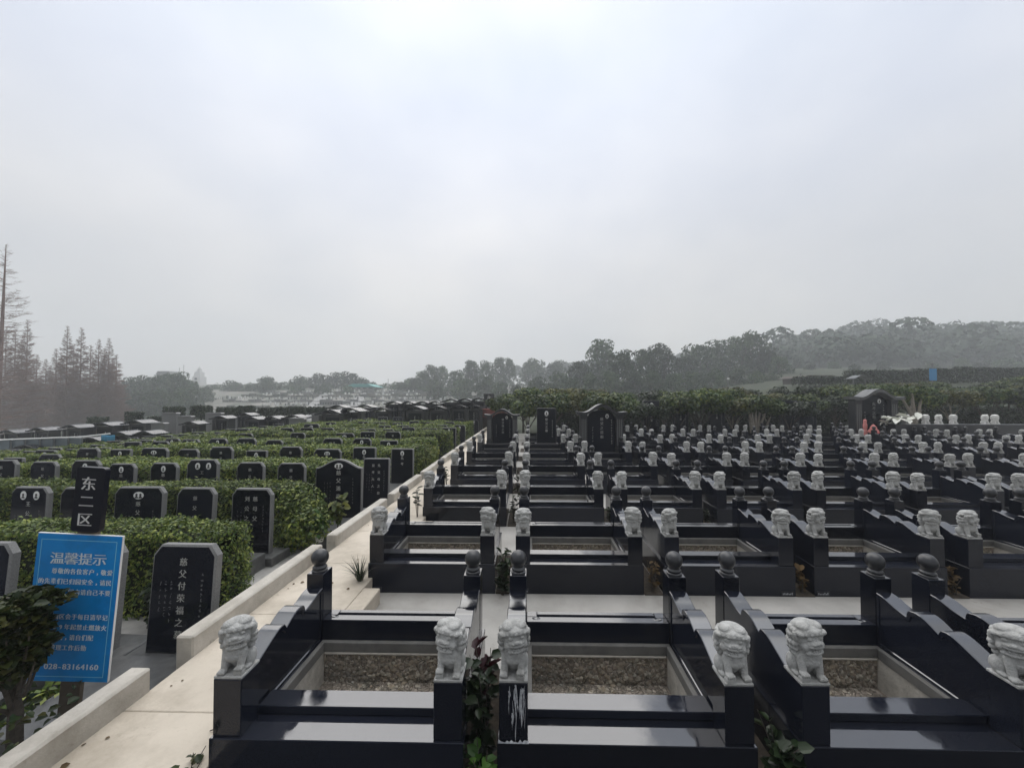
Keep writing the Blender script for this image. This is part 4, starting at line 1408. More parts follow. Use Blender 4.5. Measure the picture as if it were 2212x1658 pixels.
# terrace wall and the whiter lions to the far right
wx0, wx1 = 12.3, 22
t = tag(MB().box(wx0, wx1, 13.2, 13.5, -.1, .84, .01).build("terrace_wall", 'granite_dull'), "long low dark granite terrace wall below the white lions", "wall")
for i, px in enumerate((1958, 2000, 2028, 2060, 2128, 2150)):
    p = at(px, 903, 13.32)
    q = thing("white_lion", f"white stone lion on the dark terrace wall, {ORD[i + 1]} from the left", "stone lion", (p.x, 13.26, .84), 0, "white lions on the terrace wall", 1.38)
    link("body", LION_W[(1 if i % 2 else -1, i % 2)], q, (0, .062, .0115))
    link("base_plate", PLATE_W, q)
for i, (px, yy, z) in enumerate(((1662, 15.2, .25), (1738, 15.2, .25))):
    p = at(px, 930, yy)
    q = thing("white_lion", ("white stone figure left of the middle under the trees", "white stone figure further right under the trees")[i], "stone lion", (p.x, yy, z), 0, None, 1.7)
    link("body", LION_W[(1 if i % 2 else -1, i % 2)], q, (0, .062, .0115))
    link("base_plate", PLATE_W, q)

# ------------------------------------------------------------------ trees
def tube_tree_mesh(seed, h, spread, nb, r0=.05, fork=.35):
    r = random.Random(seed)
    mb = MB()
    mb.tube([(0, 0, -.1), (r.uniform(-.03, .03), 0, h * .2), (r.uniform(-.05, .05), r.uniform(-.05, .05), h * fork)], [r0, r0 * .85, r0 * .75], 8)
    for k in range(nb):
        a = 6.28 * k / nb + r.uniform(-.4, .4)
        e = Vector((math.cos(a) * spread * r.uniform(.5, 1), math.sin(a) * spread * r.uniform(.5, 1), h * r.uniform(.75, .95)))
        m = Vector((e.x * .35, e.y * .35, h * r.uniform(.45, .6)))
        mb.tube([(0, 0, h * fork * .8), m, e], [r0 * .55, r0 * .4, r0 * .15], 6)
        for q in range(2):
            e2 = e + Vector((r.uniform(-.3, .3) * spread, r.uniform(-.3, .3) * spread, r.uniform(-.1, .1) * h))
            mb.tube([m.lerp(e, .5), e2], [r0 * .22, r0 * .08], 5)
    return mb

def crown_mesh(name, lobes, n, s, seed, mname, aspect=.55):
    r = np.random.default_rng(seed)
    Ps, Ns = [], []
    for i, (c, rad) in enumerate(lobes):
        P, N = blob_leaves(c, rad, max(8, n // len(lobes)), s, seed * 31 + i, shell=.6)
        Ps.append(P); Ns.append(N)
    V, Fq = leaf_cards(np.concatenate(Ps), np.concatenate(Ns) + [0, 0, .35], s, aspect, .55, r)
    return fast_mesh(name, V, Fq, mname)

SMALL = []
for v in range(5):
    r = random.Random(50 + v)
    lobes = [((r.uniform(-.75, .75), r.uniform(-.6, .6), r.uniform(1.25, 1.65)), (r.uniform(.3, .5), r.uniform(.3, .45), r.uniform(.16, .26))) for _ in range(13)]
    SMALL.append((crown_mesh("crown", lobes, 2300, .062, 60 + v, ('leaf_tree', 'leaf_tree', 'leaf_olive', 'leaf_tree', 'leaf_dark')[v]), tube_tree_mesh(70 + v, 1.55, .65, 5, .045).mesh("trunk", 'pale_bark' if v == 2 else 'bark')))
band = []
for (yy, zs, zb, x0, x1, st) in ((15.6, 1.0, 0, 1128, 1720, 64), (17.6, 1.12, 0, 1110, 2300, 78), (20.0, 1.12, .0, 1130, 2300, 74), (23.5, 1.12, .0, 1125, 2330, 70), (27.5, 1.12, .1, 1150, 2330, 66)):
    px = x0
    while px < x1:
        up = max(0, (px - 1480) / 730) * max(0, yy - 16) * .075
        band.append((px + random.uniform(-16, 16), yy + random.uniform(-.6, .6), zs * random.uniform(.84, 1.10), zb + up))
        px += st
rown = {15.6: "nearest", 17.6: "second", 20.0: "third", 23.5: "fourth", 27.5: "hindmost"}
cnt = {}
for i, (px, yy, zs, zb) in enumerate(band):
    key = min(rown, key=lambda q: abs(q - yy))
    cnt[key] = cnt.get(key, 0) + 1
    p = at(px, 858, yy)
    t = thing("small_tree", f"small round-topped green tree in the {rown[key]} tree row, {ORD[cnt[key]]} from the left", "tree", (p.x, yy, zb), random.uniform(0, 6.28), "small trees behind the lion graves", (zs * 1.05, zs * 1.05, zs))
    c_, tr_ = SMALL[i % 5]
    link("crown", c_, t)
    link("trunk", tr_, t)
for i, (x0, x1, yy, h) in enumerate(((.9, 9.5, 18.6, 1.0), (9.6, 17.2, 18.9, 1.05), (17.3, 26, 18.7, 1.0), (1.2, 14, 22.0, 1.1), (14.2, 31, 22.2, 1.2))):  # added dark hedges, standing in for the deep shade beneath the small trees
    o = link("hedge", hedge_mesh(x0, x1, yy, yy + .9, -.12, h, .07, 200 + i, .8, top_amp=.12))
    o.data.materials[1] = M['leaf_dark']
    tag(o, f"added dark hedge standing in for shade under the small trees, {('left','middle','right','rear left','rear right')[i]} stretch", "hedge", "added dark hedges standing in for tree shade")
# the two pale many-stemmed trees
p = at(1628, 935, 15.0)
t = thing("pale_tree", "thick pale-trunked tree spreading in the middle of the small trees", "tree", (p.x, 15.0, .0))
mb = MB()
for k, (dx, dz) in enumerate(((-.10, 1.3), (-.03, 1.4), (.06, 1.35), (.13, 1.25), (.2, 1.15))):
    mb.tube([(dx * .4, 0, -.1), (dx * .7, .02, .45), (dx * (1.6 + k * .2) - .03, 0, dz)], [.085, .07, .03], 8)
mb.build("trunk", 'pale_bark', t)
link("crown", crown_mesh("crown", [((random.uniform(-.9, .9), random.uniform(-.4, .5), random.uniform(1.25, 1.6)), (.4, .4, .22)) for _ in range(14)], 2600, .06, 90, 'leaf_tree'), t)
p = at(1972, 897, 14.6)
t = thing("pale_tree", "bare forked pale tree standing behind the white lions", "tree", (p.x, 14.6, .6))
mb = MB()
b = Vector((0, 0, 0))
for (pts, rr) in (([(0, 0, -.3), (.02, 0, .25), (-.12, 0, .62), (-.22, 0, .80), (-.42, 0, 1.15)], [.11, .09, .05, .045, .03]), ([(0.02, 0, -.3), (.03, 0, .3), (.0, 0, .75), (-.03, 0, 1.3)], [.1, .08, .065, .03]),
                  ([(0.05, 0, .0), (.10, 0, .3), (.22, 0, .52), (.25, 0, .9), (.32, 0, 1.2)], [.08, .06, .05, .04, .02]), ([(-.16, 0, .66), (-.06, .02, .80), (-.02, .02, .95)], [.035, .025, .012])):
    mb.tube(pts, rr, 8)
mb.build("trunk", 'pale_bark', t)
link("crown", crown_mesh("crown", [((random.uniform(-.6, .6), random.uniform(.1, .6), random.uniform(1.1, 1.5)), (.3, .3, .2)) for _ in range(8)], 900, .06, 91, 'leaf_tree'), t)

# taller broadleaf trees of the wood behind
TALL = []
for v in range(6):
    r = random.Random(150 + v)
    lobes = []
    for k in range(34):
        z = .10 + .84 * (k + r.random()) / 34
        w = .37 * min(1, (1.03 - z) / .42) ** .6 * r.uniform(.8, 1.05)
        a = k * 2.4 + r.uniform(-.5, .5); q = r.uniform(.35, .8)
        lobes.append(((math.cos(a) * w * q, math.sin(a) * w * q, z), (r.uniform(.10, .16), r.uniform(.10, .16), r.uniform(.055, .09))))
    TALL.append((crown_mesh("crown", lobes, 4200, .021, 160 + v, 'leaf_far', .6), tube_tree_mesh(170 + v, .9, .25, 5, .022, .4).mesh("trunk", 'bark')))
def hgt(x, y):
    return float(height(np.array([x]), np.array([y]))[0])
def tall_tree(name, px, top, yy, wpx, label, group, i):
    p = at(px, top, yy)
    z0 = hgt(p.x, yy)
    h = p.z - z0
    w = wpx * yy / FPX / .80
    h = max(h, 1.15 * w)
    z0 = p.z - h
    t = thing(name, label, "tree", (p.x, yy, z0 - .1), (i * 1.3) % 6.28, group, (w, w, h * 1.02))
    c_, tr_ = TALL[i % 6]
    link("crown", c_, t); link("trunk", tr_, t)
WF = 1.5
wood = [(1115, 830, 50, 60), (1160, 814, 55, 75), (1208, 803, 58, 70), (1250, 778, 60, 80), (1297, 733, 62, 92), (1345, 758, 75, 95), (1392, 752, 80, 80), (1425, 743, 56, 88), (1480, 768, 60, 85),
        (1505, 743, 95, 120), (1552, 736, 66, 100), (1592, 727, 62, 86), (1627, 716, 62, 92), (1658, 752, 60, 62), (1684, 768, 55, 60), (1100, 848, 42, 55), (1140, 838, 44, 62), (1190, 826, 46, 66),
        (1235, 815, 48, 66), (1275, 806, 47, 70), (1320, 800, 48, 74), (1365, 803, 47, 70), (1410, 800, 46, 66), (1455, 805, 48, 70), (1500, 800, 48, 74), (1545, 798, 47, 72), (1590, 796, 48, 74), (1630, 800, 46, 66), (1668, 806, 46, 60)]
wood.sort()
for i, (px, top, yy, w) in enumerate(wood):
    tall_tree("broadleaf_tree", px, top, yy * WF if yy < 70 else yy, w, ("tall" if top < 770 else "lower") + f" grey-green broadleaf tree of the wood on the right, {ORD[i + 1]} from the left", "broadleaf trees of the wood", i)
lw = [(285, 815, 92, 70), (318, 812, 95, 70), (352, 806, 90, 80), (385, 804, 88, 70), (412, 820, 92, 60), (445, 836, 100, 45), (300, 840, 80, 70), (345, 838, 78, 80), (395, 838, 78, 80),
      (480, 838, 130, 40), (512, 826, 125, 45), (545, 830, 125, 50), (578, 816, 120, 46), (608, 832, 130, 60), (655, 812, 140, 70), (690, 806, 135, 75), (725, 805, 140, 70), (755, 804, 135, 70), (783, 815, 138, 50), (640, 832, 120, 60), (700, 830, 118, 70), (750, 832, 118, 60),
      (912, 800, 120, 40), (932, 788, 122, 50), (955, 790, 128, 45), (985, 800, 120, 60), (1018, 777, 125, 56), (1050, 780, 130, 55), (1077, 771, 135, 46), (1100, 773, 135, 40), (1150, 774, 150, 80), (1200, 780, 150, 70), (940, 820, 105, 70), (1000, 815, 100, 80), (1050, 812, 100, 80), (1080, 825, 85, 60), (870, 825, 125, 50), (895, 815, 125, 40)]
lw += [(462, 829, 132, 64), (503, 823, 126, 74), (541, 827, 130, 72), (573, 812, 124, 56), (610, 826, 131, 84), (640, 817, 137, 74), (828, 829, 136, 66), (858, 825, 131, 64), (888, 817, 126, 54), (800, 824, 139, 56)]
lw.sort()
for i, (px, top, yy, w) in enumerate(lw):
    tall_tree("distant_tree", px, top, yy, w, f"hazy blue-grey tree on the far left skyline, {ORD[i + 1]} from the left", "hazy trees on the far skyline", i + 3)

for i, (px, top, yy, w) in enumerate(((1722, 772, 112, 34), (1748, 786, 92, 34), (1800, 780, 100, 40), (1846, 786, 90, 36), (1905, 782, 95, 40), (1942, 744, 128, 52), (1968, 756, 122, 40), (2012, 782, 96, 44), (2075, 772, 104, 50), (2120, 782, 92, 46), (2165, 774, 98, 56), (2205, 780, 94, 50))):
    tall_tree("slope_tree", px, top, yy, w, f"hazy tree on the slope below the right ridge, {ORD[i + 1]} from the left", "hazy trees on the right slope", i + 2)

# forest covering the far right ridge, one far-off mass
def ridge_forest():
    r = np.random.default_rng(77)
    Ps, Ns, n = [], [], 0
    prof = [(1100, 772), (1180, 776), (1250, 768), (1330, 765), (1450, 750), (1500, 745), (1600, 752), (1690, 757), (1740, 746), (1780, 736), (1830, 728), (1880, 722), (1917, 716), (1960, 722), (2000, 712), (2045, 710), (2090, 714), (2150, 722), (2215, 715), (2320, 706)]
    def ptop(px):
        return float(np.interp(px, [a for a, _ in prof], [b for _, b in prof]))
    lumps = []
    for px in np.arange(1660, 2330, 15):
        lumps.append((px, ptop(px) + r.uniform(-3, 6), 232, r.uniform(24, 38)))
    for (px, tp, w) in ((1917, 704, 34), (1993, 706, 30), (2022, 703, 24), (2048, 703, 32), (2090, 709, 34), (2175, 712, 26), (1782, 733, 30)):
        lumps.append((px, tp, 230, w))
    for px in np.arange(1120, 1660, 20):
        lumps.append((px, ptop(px) + r.uniform(8, 18), 235, r.uniform(24, 40)))
    for k in range(1150):
        yy = 108 + 154 * r.random() ** .6; X = r.uniform(.64 * yy, 1.40 * yy)
        lumps.append((X, None, yy, r.uniform(6.0, 12.5)))
    for (px, tp, yy, w) in lumps:
        if tp is None:
            rad = w / 2
            p = Vector((px, yy, hgt(px, yy) + w * r.uniform(.25, .62) + (r.uniform(2, 5.5) if r.random() < .13 else 0)))
        else:
            p = at(px, tp, yy)
            rad = w * yy / FPX / 2
        m = 150 if tp is not None else 120
        for q in range(2 if tp is not None else 1):
            d = r.normal(0, 1, (m, 3)); d /= np.linalg.norm(d, axis=1, keepdims=True)
            d[:, 2] = np.where(d[:, 2] < -.3, -d[:, 2], d[:, 2])
            c = np.array([p.x, yy, p.z - (rad * (.8 + .9 * q) if tp is not None else 0)])
            c[:2] += r.normal(0, rad * .2, 2)
            Ps.append(c + d * np.array([rad * (1 + .15 * q), rad, rad * .8]) * (.82 + .18 * r.random((m, 1)))); Ns.append(d)
    P, N = np.concatenate(Ps), np.concatenate(Ns)
    V, Fq = leaf_cards(P, N + [0, 0, .3], .85, .7, .4, r)
    struct(link("forest", fast_mesh("forest", V, Fq, 'leaf_ridge')), 'stuff')
ridge_forest()

# ------------------------------------------------------------------ bare redwoods at the left
def redwood(seed, h, w, nbr, twigs, tw_len, mb=None, bend=.0):
    r = random.Random(seed); rn = np.random.default_rng(seed)
    mb = MB()
    def axis(z):
        return Vector((bend * h * (z / h), 0, z))
    mb.tube([axis(-.2), axis(h * .3), axis(h * .7), axis(h)], [h * .011, h * .009, h * .0055, h * .0012], 7)
    P, D, Ls = [], [], []
    for k in range(nbr):
        f = .03 + .96 * (k + r.random()) / nbr
        z = h * f
        L = w * .5 * (1 - f) ** .85 * r.uniform(.65, 1.2) + .04
        a = r.uniform(0, 6.28)
        dr = Vector((math.cos(a), math.sin(a), 0))
        p0 = axis(z); p1 = p0 + dr * L * .5 + Vector((0, 0, .02 * h * r.uniform(-.2, .5))); p2 = p0 + dr * L + Vector((0, 0, h * .02 * r.uniform(.0, 1.4)))
        rr = h * .0016 * (1.1 - f) + .006
        mb.tube([p0, p1, p2], [rr, rr * .7, rr * .3], 3)
        m = max(2, int(twigs * L / w))
        for q in range(m):
            t = r.uniform(.25, 1)
            p = p0.lerp(p2, t) if t > .5 else p0.lerp(p1, t * 2)
            P.append(tuple(p)); side = Vector((-dr.y, dr.x, 0)) * r.choice((-1, 1))
            D.append(tuple(dr * r.uniform(.2, .8) + side * r.uniform(.3, 1) + Vector((0, 0, r.uniform(-.25, .5)))))
    P, D = np.array(P), np.array(D)
    D /= np.linalg.norm(D, axis=1, keepdims=True)
    L = tw_len * (.4 + rn.random((len(P), 1))) * np.clip(1.25 - P[:, 2:3] / h, .25, 1)
    B = np.cross(D, rn.normal(0, 1, D.shape)); B /= np.linalg.norm(B, axis=1, keepdims=True)
    wd = .007 + .006 * rn.random((len(P), 1))
    V = np.stack([P - B * wd, P + B * wd, P + D * L + B * wd * .4, P + D * L - B * wd * .4], 1).reshape(-1, 3)
    Fq = np.arange(len(V)).reshape(-1, 4)
    return mb.mesh("trunk", 'twig', 60), fast_mesh("twigs", V, Fq, 'twig')
RW = [redwood(1, 16.5, 6.4, 260, 110, .5, bend=.022), redwood(2, 10.5, 3.9, 300, 230, .46), redwood(3, 10.0, 4.1, 300, 230, .46), redwood(4, 10.5, 3.7, 300, 220, .46)]
tr = [(0, 4, 44, 528, "tallest bare redwood at the left edge with thin branches"), (1, 60, 58, 690, "bare brown redwood right behind the tallest one"), (2, 34, 62, 712, "bare brown redwood half hidden by the tallest one"),
      (3, 100, 64, 775, "low bare redwood in the dip of the left row"), (1, 146, 57, 704, "bare redwood with a dark straight trunk left of the row's middle"), (2, 176, 59, 707, "bare redwood at the middle of the left row"),
      (3, 214, 59, 732, "bare redwood with a thin bare tip near the row's right end"), (1, 236, 60, 730, "bare redwood second from the right end of the left row"), (2, 252, 62, 765, "last low bare redwood at the right end of the left row"),
      (3, 122, 68, 752, "bare redwood in the rear row left of the middle"), (2, 196, 69, 745, "bare redwood in the rear row right of the middle"), (1, 14, 69, 705, "bare redwood in the rear row at the left edge"), (3, 80, 70, 765, "bare redwood in the rear row behind the gap"), (1, 226, 72, 752, "bare redwood in the rear row near the right end"),
      (2, 160, 75, 742, "bare redwood in the hindmost row at its middle"), (3, 48, 75, 735, "bare redwood in the hindmost row behind the tallest one"), (1, 108, 76, 790, "bare redwood in the hindmost row behind the dip"), (3, 243, 76, 772, "bare redwood in the hindmost row at its right end"), (2, 132, 78, 760, "lowest bare redwood of the hindmost row")]
RWH = (16.5, 10.5, 10.0, 10.5)
for i, (v, px, yy, top, lab) in enumerate(tr):
    p = at(px, top, yy)
    z0 = min(hgt(p.x, yy), 1.746 - 74 * yy / FPX)
    sc = (p.z - z0) / RWH[v]
    ws = sc if v == 0 else (62 * yy / FPX / 3.9)
    t = thing("bare_redwood", lab, "tree", (p.x, yy, z0), i * 1.1 if v else 0.0, "bare redwoods at the left", (ws, ws, sc))
    link("trunk", RW[v][0], t); link("twigs", RW[v][1], t)

# ------------------------------------------------------------------ roofed tombs of the left field
def tomb_roof(w, lift):
    up = []
    for k in range(17):
        u = -1 + 2 * k / 16
        up.append((u * w / 2, lift * (math.cos(u * math.pi) * .5 + .5) + .03 * u * u))
    return [(x, z - .06) for x, z in up] + up[::-1]
RT = {}
RT['roof'] = MB().prism([(a, b + .95) for a, b in tomb_roof(1.15, .17)], -.35, .45).mesh("roof", 'roofstone', fix=True)
RT['body'] = MB().box(-.40, .40, -.12, .30, -.3, .93, .01).mesh("body", 'granite_dull')
RT['tab'] = MB().box(-.26, .26, -.135, -.121, .1, .82, .004).mesh("tablet", 'granite')
mb = MB(); marks(mb, .0, .72, .07, .55, -.137, 6, r=random.Random(2)); marks(mb, .16, .7, .03, .5, -.137, 7, r=random.Random(3)); RT['let'] = mb.mesh("lettering", ['letter'], sharp=0)
for s in (-1, 1):
    RT['col', s] = MB().box(s * .42 - .05, s * .42 + .05, -.25, -.15, -.3, .90, .008).mesh("column", 'granite_dull')
def roofed(px, top, wpx, yy, label, group):
    p = at(px, top, yy)
    sc = wpx * yy / FPX / 1.15
    t = thing("roofed_tomb", label, "tomb", (p.x, yy, p.z - 1.12 * sc), random.uniform(-.05, .05), group, sc)
    link("roof", RT['roof'], t)
    b = link("body", RT['body'], t)
    link("column", RT['col', -1], t); link("column", RT['col', 1], t)
    tb = link("tablet", RT['tab'], t); link("lettering", RT['let'], tb)
    return t
lst = [(35, 927, 54, 20.5), (99, 922, 52, 20.5), (169, 916, 54, 20), (78, 958, 78, 15.6), (153, 943, 74, 16.5), (212, 942, 66, 16.8), (271, 930, 62, 17.6), (325, 929, 54, 17.8), (235, 911, 58, 21), (304, 906, 56, 21.5),
       (420, 909, 46, 21), (484, 897, 46, 22), (535, 891, 40, 23), (551, 899, 46, 21), (594, 898, 46, 21.5), (639, 895, 48, 21.5), (722, 884, 66, 20.5), (762, 880, 60, 21), (734, 874, 46, 24), (791, 873, 50, 23.5)]
for i, a in enumerate(lst):
    roofed(*a, f"dark tomb with curved gabled roof, left field, {ORD[i + 1]} in order from the left", "roofed tombs of the left field")
lst = [(852, 866, 40, 21), (884, 866, 40, 21.5), (914, 866, 42, 21.5), (941, 866, 40, 21), (976, 861, 46, 20.5), (1006, 860, 44, 20.5), (1035, 859, 42, 20.5), (898, 876, 62, 18.9), (946, 876, 58, 18.9), (830, 880, 50, 20), (992, 874, 50, 19), (1024, 874, 46, 19)]
for i, a in enumerate(lst):
    roofed(*a, f"columned dark tomb at the far end of the path, {ORD[i + 1]} of its cluster", "roofed tombs at the far end of the path")
p = at(1056, 858, 21)
t = thing("inscribed_pillar", "black pillar with three white characters above the far end of the path", "pillar", (p.x, 21, -.2))
MB().box(-.28, .28, -.1, .1, 0, 2.15, .01).build("shaft", 'granite_dull', t)
MB().box(-.5, .5, -.2, .2, 1.45, 1.55, .01).build("crossbar", 'granite_dull', t)
mb = MB()
for i, ch in enumerate("永安园"):
    bold(mb, ch, 0, 1.95 - .28 * i, .24, -.102, 1, .03)
mb.build("lettering", 'white', t, sharp=0)
p = at(1062, 890, 19.5)
t = thing("brick_hut", "low hut with red tiles at the far end of the path", "hut", (p.x, 19.5, -.2))
MB().box(-.75, .75, 0, .8, 0, .95, .01).build("wall", 'brownroof', t)
MB().prism([(-.95, .95), (.95, .95), (.55, 1.35), (-.55, 1.35)], -.15, .95).build("roof", 'redroof', t, fix=True)

# clipped box shrubs on the skyline of the left field
def box_shrub(px0, px1, top, bot, yy, label, group, mname='leaf_dark', name="clipped_shrub", base=None, dens=1.3):
    a, b = at(px0, top, yy), at(px1, bot, yy)
    w, h = b.x - a.x, a.z - b.z
    s = max(.05, .0026 * yy)
    r = np.random.default_rng(int(px0) + 5)
    d = .34 if w < 3 else 1.2
    P, N = [], []
    for (n_, o_, u_, v_) in (((0, -1, 0), (a.x, yy, b.z), (w, 0, 0), (0, 0, h)), ((0, 0, 1), (a.x, yy, a.z), (w, 0, 0), (0, d, 0)), ((-1, 0, 0), (a.x, yy, b.z), (0, d, 0), (0, 0, h)), ((1, 0, 0), (b.x, yy, b.z), (0, d, 0), (0, 0, h)), ((0, 1, 0), (a.x, yy + d, b.z), (w, 0, 0), (0, 0, h))):
        ar = np.linalg.norm(np.cross(u_, v_))
        n = int(ar * dens / (s * s)) + 4
        u, v = r.random((n, 1)), r.random((n, 1))
        P.append(np.array(o_) + u * np.array(u_) + v * np.array(v_) + r.normal(0, s * .35, (n, 3))); N.append(np.tile(n_, (n, 1)).astype(float))
    P, N = np.concatenate(P), np.concatenate(N)
    zb = base if base is not None else b.z
    o = Vector(((a.x + b.x) / 2, yy + d / 2, zb))
    t = thing(name, label, "shrub" if name == "clipped_shrub" else "hedge", o, 0, group)
    V, Fq = leaf_cards(P - np.array(o), N + [0, 0, .2], s, .6, .5, r)
    f = link("foliage", fast_mesh("foliage", V, Fq, mname), t)
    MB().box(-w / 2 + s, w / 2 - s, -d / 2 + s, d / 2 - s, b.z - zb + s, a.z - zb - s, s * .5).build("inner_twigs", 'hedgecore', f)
    if base is not None:
        MB().tube([(0, 0, -.05), (0, 0, b.z - zb + .1)], [.06, .05], 8).build("stem", 'bark', t)
    return t
for i, (x0, x1, t0, b0, yy) in enumerate(((188, 222, 902, 925, 25), (352, 390, 879, 903, 25), (411, 450, 877, 905, 25), (467, 506, 880, 905, 25.5), (513, 544, 877, 898, 26), (556, 587, 881, 899, 26), (592, 618, 880, 897, 26.5), (622, 655, 879, 896, 26.5), (660, 700, 880, 895, 27), (270, 298, 890, 915, 24.5), (318, 348, 900, 925, 24))):
    box_shrub(x0, x1, t0, b0, yy, f"square clipped dark shrub on a stem beyond the left field, {ORD[i + 1]} listed from the left", "square clipped shrubs", base=-1.2)
for i, (x0, x1, t0, b0, yy) in enumerate(((1728, 1822, 814, 830, 38), (1842, 1975, 800, 828, 40), (1982, 2062, 797, 826, 41), (2066, 2098, 793, 826, 41), (2106, 2230, 795, 826, 42))):
    box_shrub(x0, x1, t0, b0, yy, f"long clipped dark hedge on the slope at the right, {ORD[i + 1]} from the left", "clipped hedges on the right slope", name="hedge")
# grey backs of tombs between them
for i, (px, top, w, h, yy) in enumerate(((365, 893, 34, 22, 23), (398, 900, 30, 18, 22), (460, 893, 36, 24, 24), (510, 900, 40, 18, 24), (640, 905, 34, 16, 20), (690, 895, 36, 22, 22), (340, 915, 30, 20, 20))):
    p = at(px, top, yy)
    sw, sh = w * yy / FPX, h * yy / FPX + .9
    t = tag(MB().box(-sw / 2, sw / 2, 0, .25, -sh, 0, .02).prism([(-sw / 2 - .04, 0.001), (sw / 2 + .04, 0.001), (sw / 2 - .05, .06), (-sw / 2 + .05, .06)], -.03, .28).build("tomb_back", 'sawn', loc=(p.x, yy, p.z), fix=True),
            f"plain grey stone tomb back in the left field, {ORD[i + 1]} of seven", "tomb", "grey tomb backs of the left field")

# handrail, glass panels and the blue cloth at the left
t = thing("handrail", "white handrail with tinted panels crossing the left field", "handrail", (0, 0, 0))
a, b, c = at(-40, 951, 15.2), at(178, 943, 15.8), at(238, 936, 16.2)
MB().tube([a, b, c], [.028] * 3, 8).build("rail", 'white', t)
pm = MB()
for k in range(7):
    q = a.lerp(b, (k + .5) / 7)
    pm.box(q.x - .26, q.x + .26, q.y - .01, q.y + .01, q.z - .42, q.z - .04, .004)
pm.build("panels", 'glassrail', t)
for k in range(8):
    q = a.lerp(b, k / 7)
    MB().tube([(q.x, q.y, q.z - .9), q], [.02, .02], 6).build("upright", 'sawn', t)
p = at(232, 938, 16.4)
V = []; n = 12
for i in range(n + 1):
    for j in range(4):
        V.append((-.28 + .6 * i / n, .03 * math.sin(i * 1.3), -.10 * j + .02 * math.cos(i * .5) - (.04 * (i / n) if j == 0 else 0)))
Fq = [(i * 4 + j, i * 4 + j + 1, (i + 1) * 4 + j + 1, (i + 1) * 4 + j) for i in range(n) for j in range(3)]
o = link("hanging_cloth", fast_mesh("hanging_cloth", V, Fq, 'cloth'), None, p)
so = o.modifiers.new("thick", 'SOLIDIFY'); so.thickness = .01
tag(o, "sky-blue cloth hanging over the end of the handrail", "cloth")

# ------------------------------------------------------------------ far-off cemetery slope and buildings
def building(name, label, px0, px1, top, bot, yy, wall, roof, rh=.25, over=.3, cat="building", windows=0):
    a, b = at(px0, top, yy), at(px1, bot, yy)
    w, h = b.x - a.x, a.z - b.z
    t = thing(name, label, cat, ((a.x + b.x) / 2, yy, b.z))
    wl = MB().box(-w / 2, w / 2, 0, max(4, w * .3), -2, h, .02).build("wall", wall, t)
    MB().prism([(-w / 2 - over, h + .01), (w / 2 + over, h + .01), (w / 2 - over, h + rh), (-w / 2 + over, h + rh)], -over, max(4, w * .3) + over).build("roof", roof, t, fix=True)
    for k in range(windows):
        x = -w / 2 + w * (k + .5) / windows
        MB().box(x - w / windows * .28, x + w / windows * .28, -.06, .02, h * .3, h * .75, .01).build("window", 'ink', wl)
    return t
building("low_hall", "long pale flat-roofed hall on the far cemetery slope", 470, 555, 853, 862, 128, 'wallpale', 'wallpale', .5, .4, windows=7)
building("low_hall", "second long pale hall higher on the far slope", 522, 640, 846, 851, 140, 'wallpale', 'slab', .5, .4, windows=8)
building("teal_roofed_hall", "small far-off hall with a teal roof", 756, 806, 836, 840, 128, 'wallpale', 'teal', 1.1, 1.5, windows=4)
building("terrace_block", "pale terraced tomb block left of the far slope path", 690, 740, 866, 876, 95, 'sawn', 'sawn', .15, .1, cat="terrace", windows=9)
building("brown_house", "low brown house with a shallow roof on the right slope", 1732, 1800, 816, 828, 52, 'brownroof', 'brownroof', .35, .5, windows=3)
building("white_house", "tiny pale house on the far left hill", 340, 368, 808, 816, 150, 'wallpale', 'slab', 1.2, .4, windows=3)
p = at(430, 838, 150)
t = thing("white_tower", "slim white tower with a stepped top on the far left hill", "tower", p)
MB().box(-1.6, 1.6, -1.6, 1.6, -6, 4.6, .05).box(-1.15, 1.15, -1.15, 1.15, 4.61, 6.4, .05).box(-.6, .6, -.6, .6, 6.41, 7.6, .05).build("shaft", 'white', t)
MB().lathe([(.5, 0), (.35, .6), (.08, .9), (.04, 1.6)], (0, 0, 7.61), 10).build("finial", 'white', t)
for k in range(3):
    MB().box(-.5, .5, -1.64, -1.58, 3.2 - 1.6 * k, 4.0 - 1.6 * k, .01).build("window", 'ink', t)
for i, (px, top, bot, yy, lab) in enumerate(((387, 793, 830, 140, "left of two thin masts by the white tower"), (396, 788, 830, 140, "taller right-hand one of two thin masts by the white tower"), (838, 818, 838, 125, "thin mast beside the teal-roofed hall"), (1729, 806, 830, 40, "short pale post at the left end of the right slope"))):
    a, b = at(px, bot, yy), at(px, top, yy)
    t = thing("mast", lab, "mast", a, 0, "thin masts far away")
    h = b.z - a.z
    w = .10 if yy > 60 else .07
    MB().tube([(0, 0, -3), (0, 0, h * .5), (0, 0, h)], [w, w * .8, w * .5], 6).tube([(-w * 2, 0, h * .92), (w * 2, 0, h * .92)], [w * .5, w * .5], 5).build("pole", 'sawn', t)
a = at(2015, 825, 38)
t = thing("blue_board", "bright blue upright board on the right slope", "sign", a)
MB().box(-.34, .34, -.03, .03, .15, 1.30, .01).build("panel", 'blueflat', t)
MB().tube([(0, .06, -.3), (0, .06, 1.75)], [.05, .04], 8).lathe([(.10, 0), (.12, .08), (.05, .16)], (0, .06, 1.72), 8).build("post", 'sawn', t)
a = at(1572, 832, 32)
t = thing("direction_sign", "small pale sign on a thin pole above the tree band", "sign", a)
MB().tube([(0, 0, -.8), (0, 0, .7)], [.03, .025], 6).build("pole", 'sawn', t)
MB().lathe([(.02, -.02), (.1, -.02), (.1, .02), (.02, .02)], (0, 0, 0), 14).build("disc", 'white', t, loc=(0, -.04, .55), rot=(math.pi / 2, 0, 0))
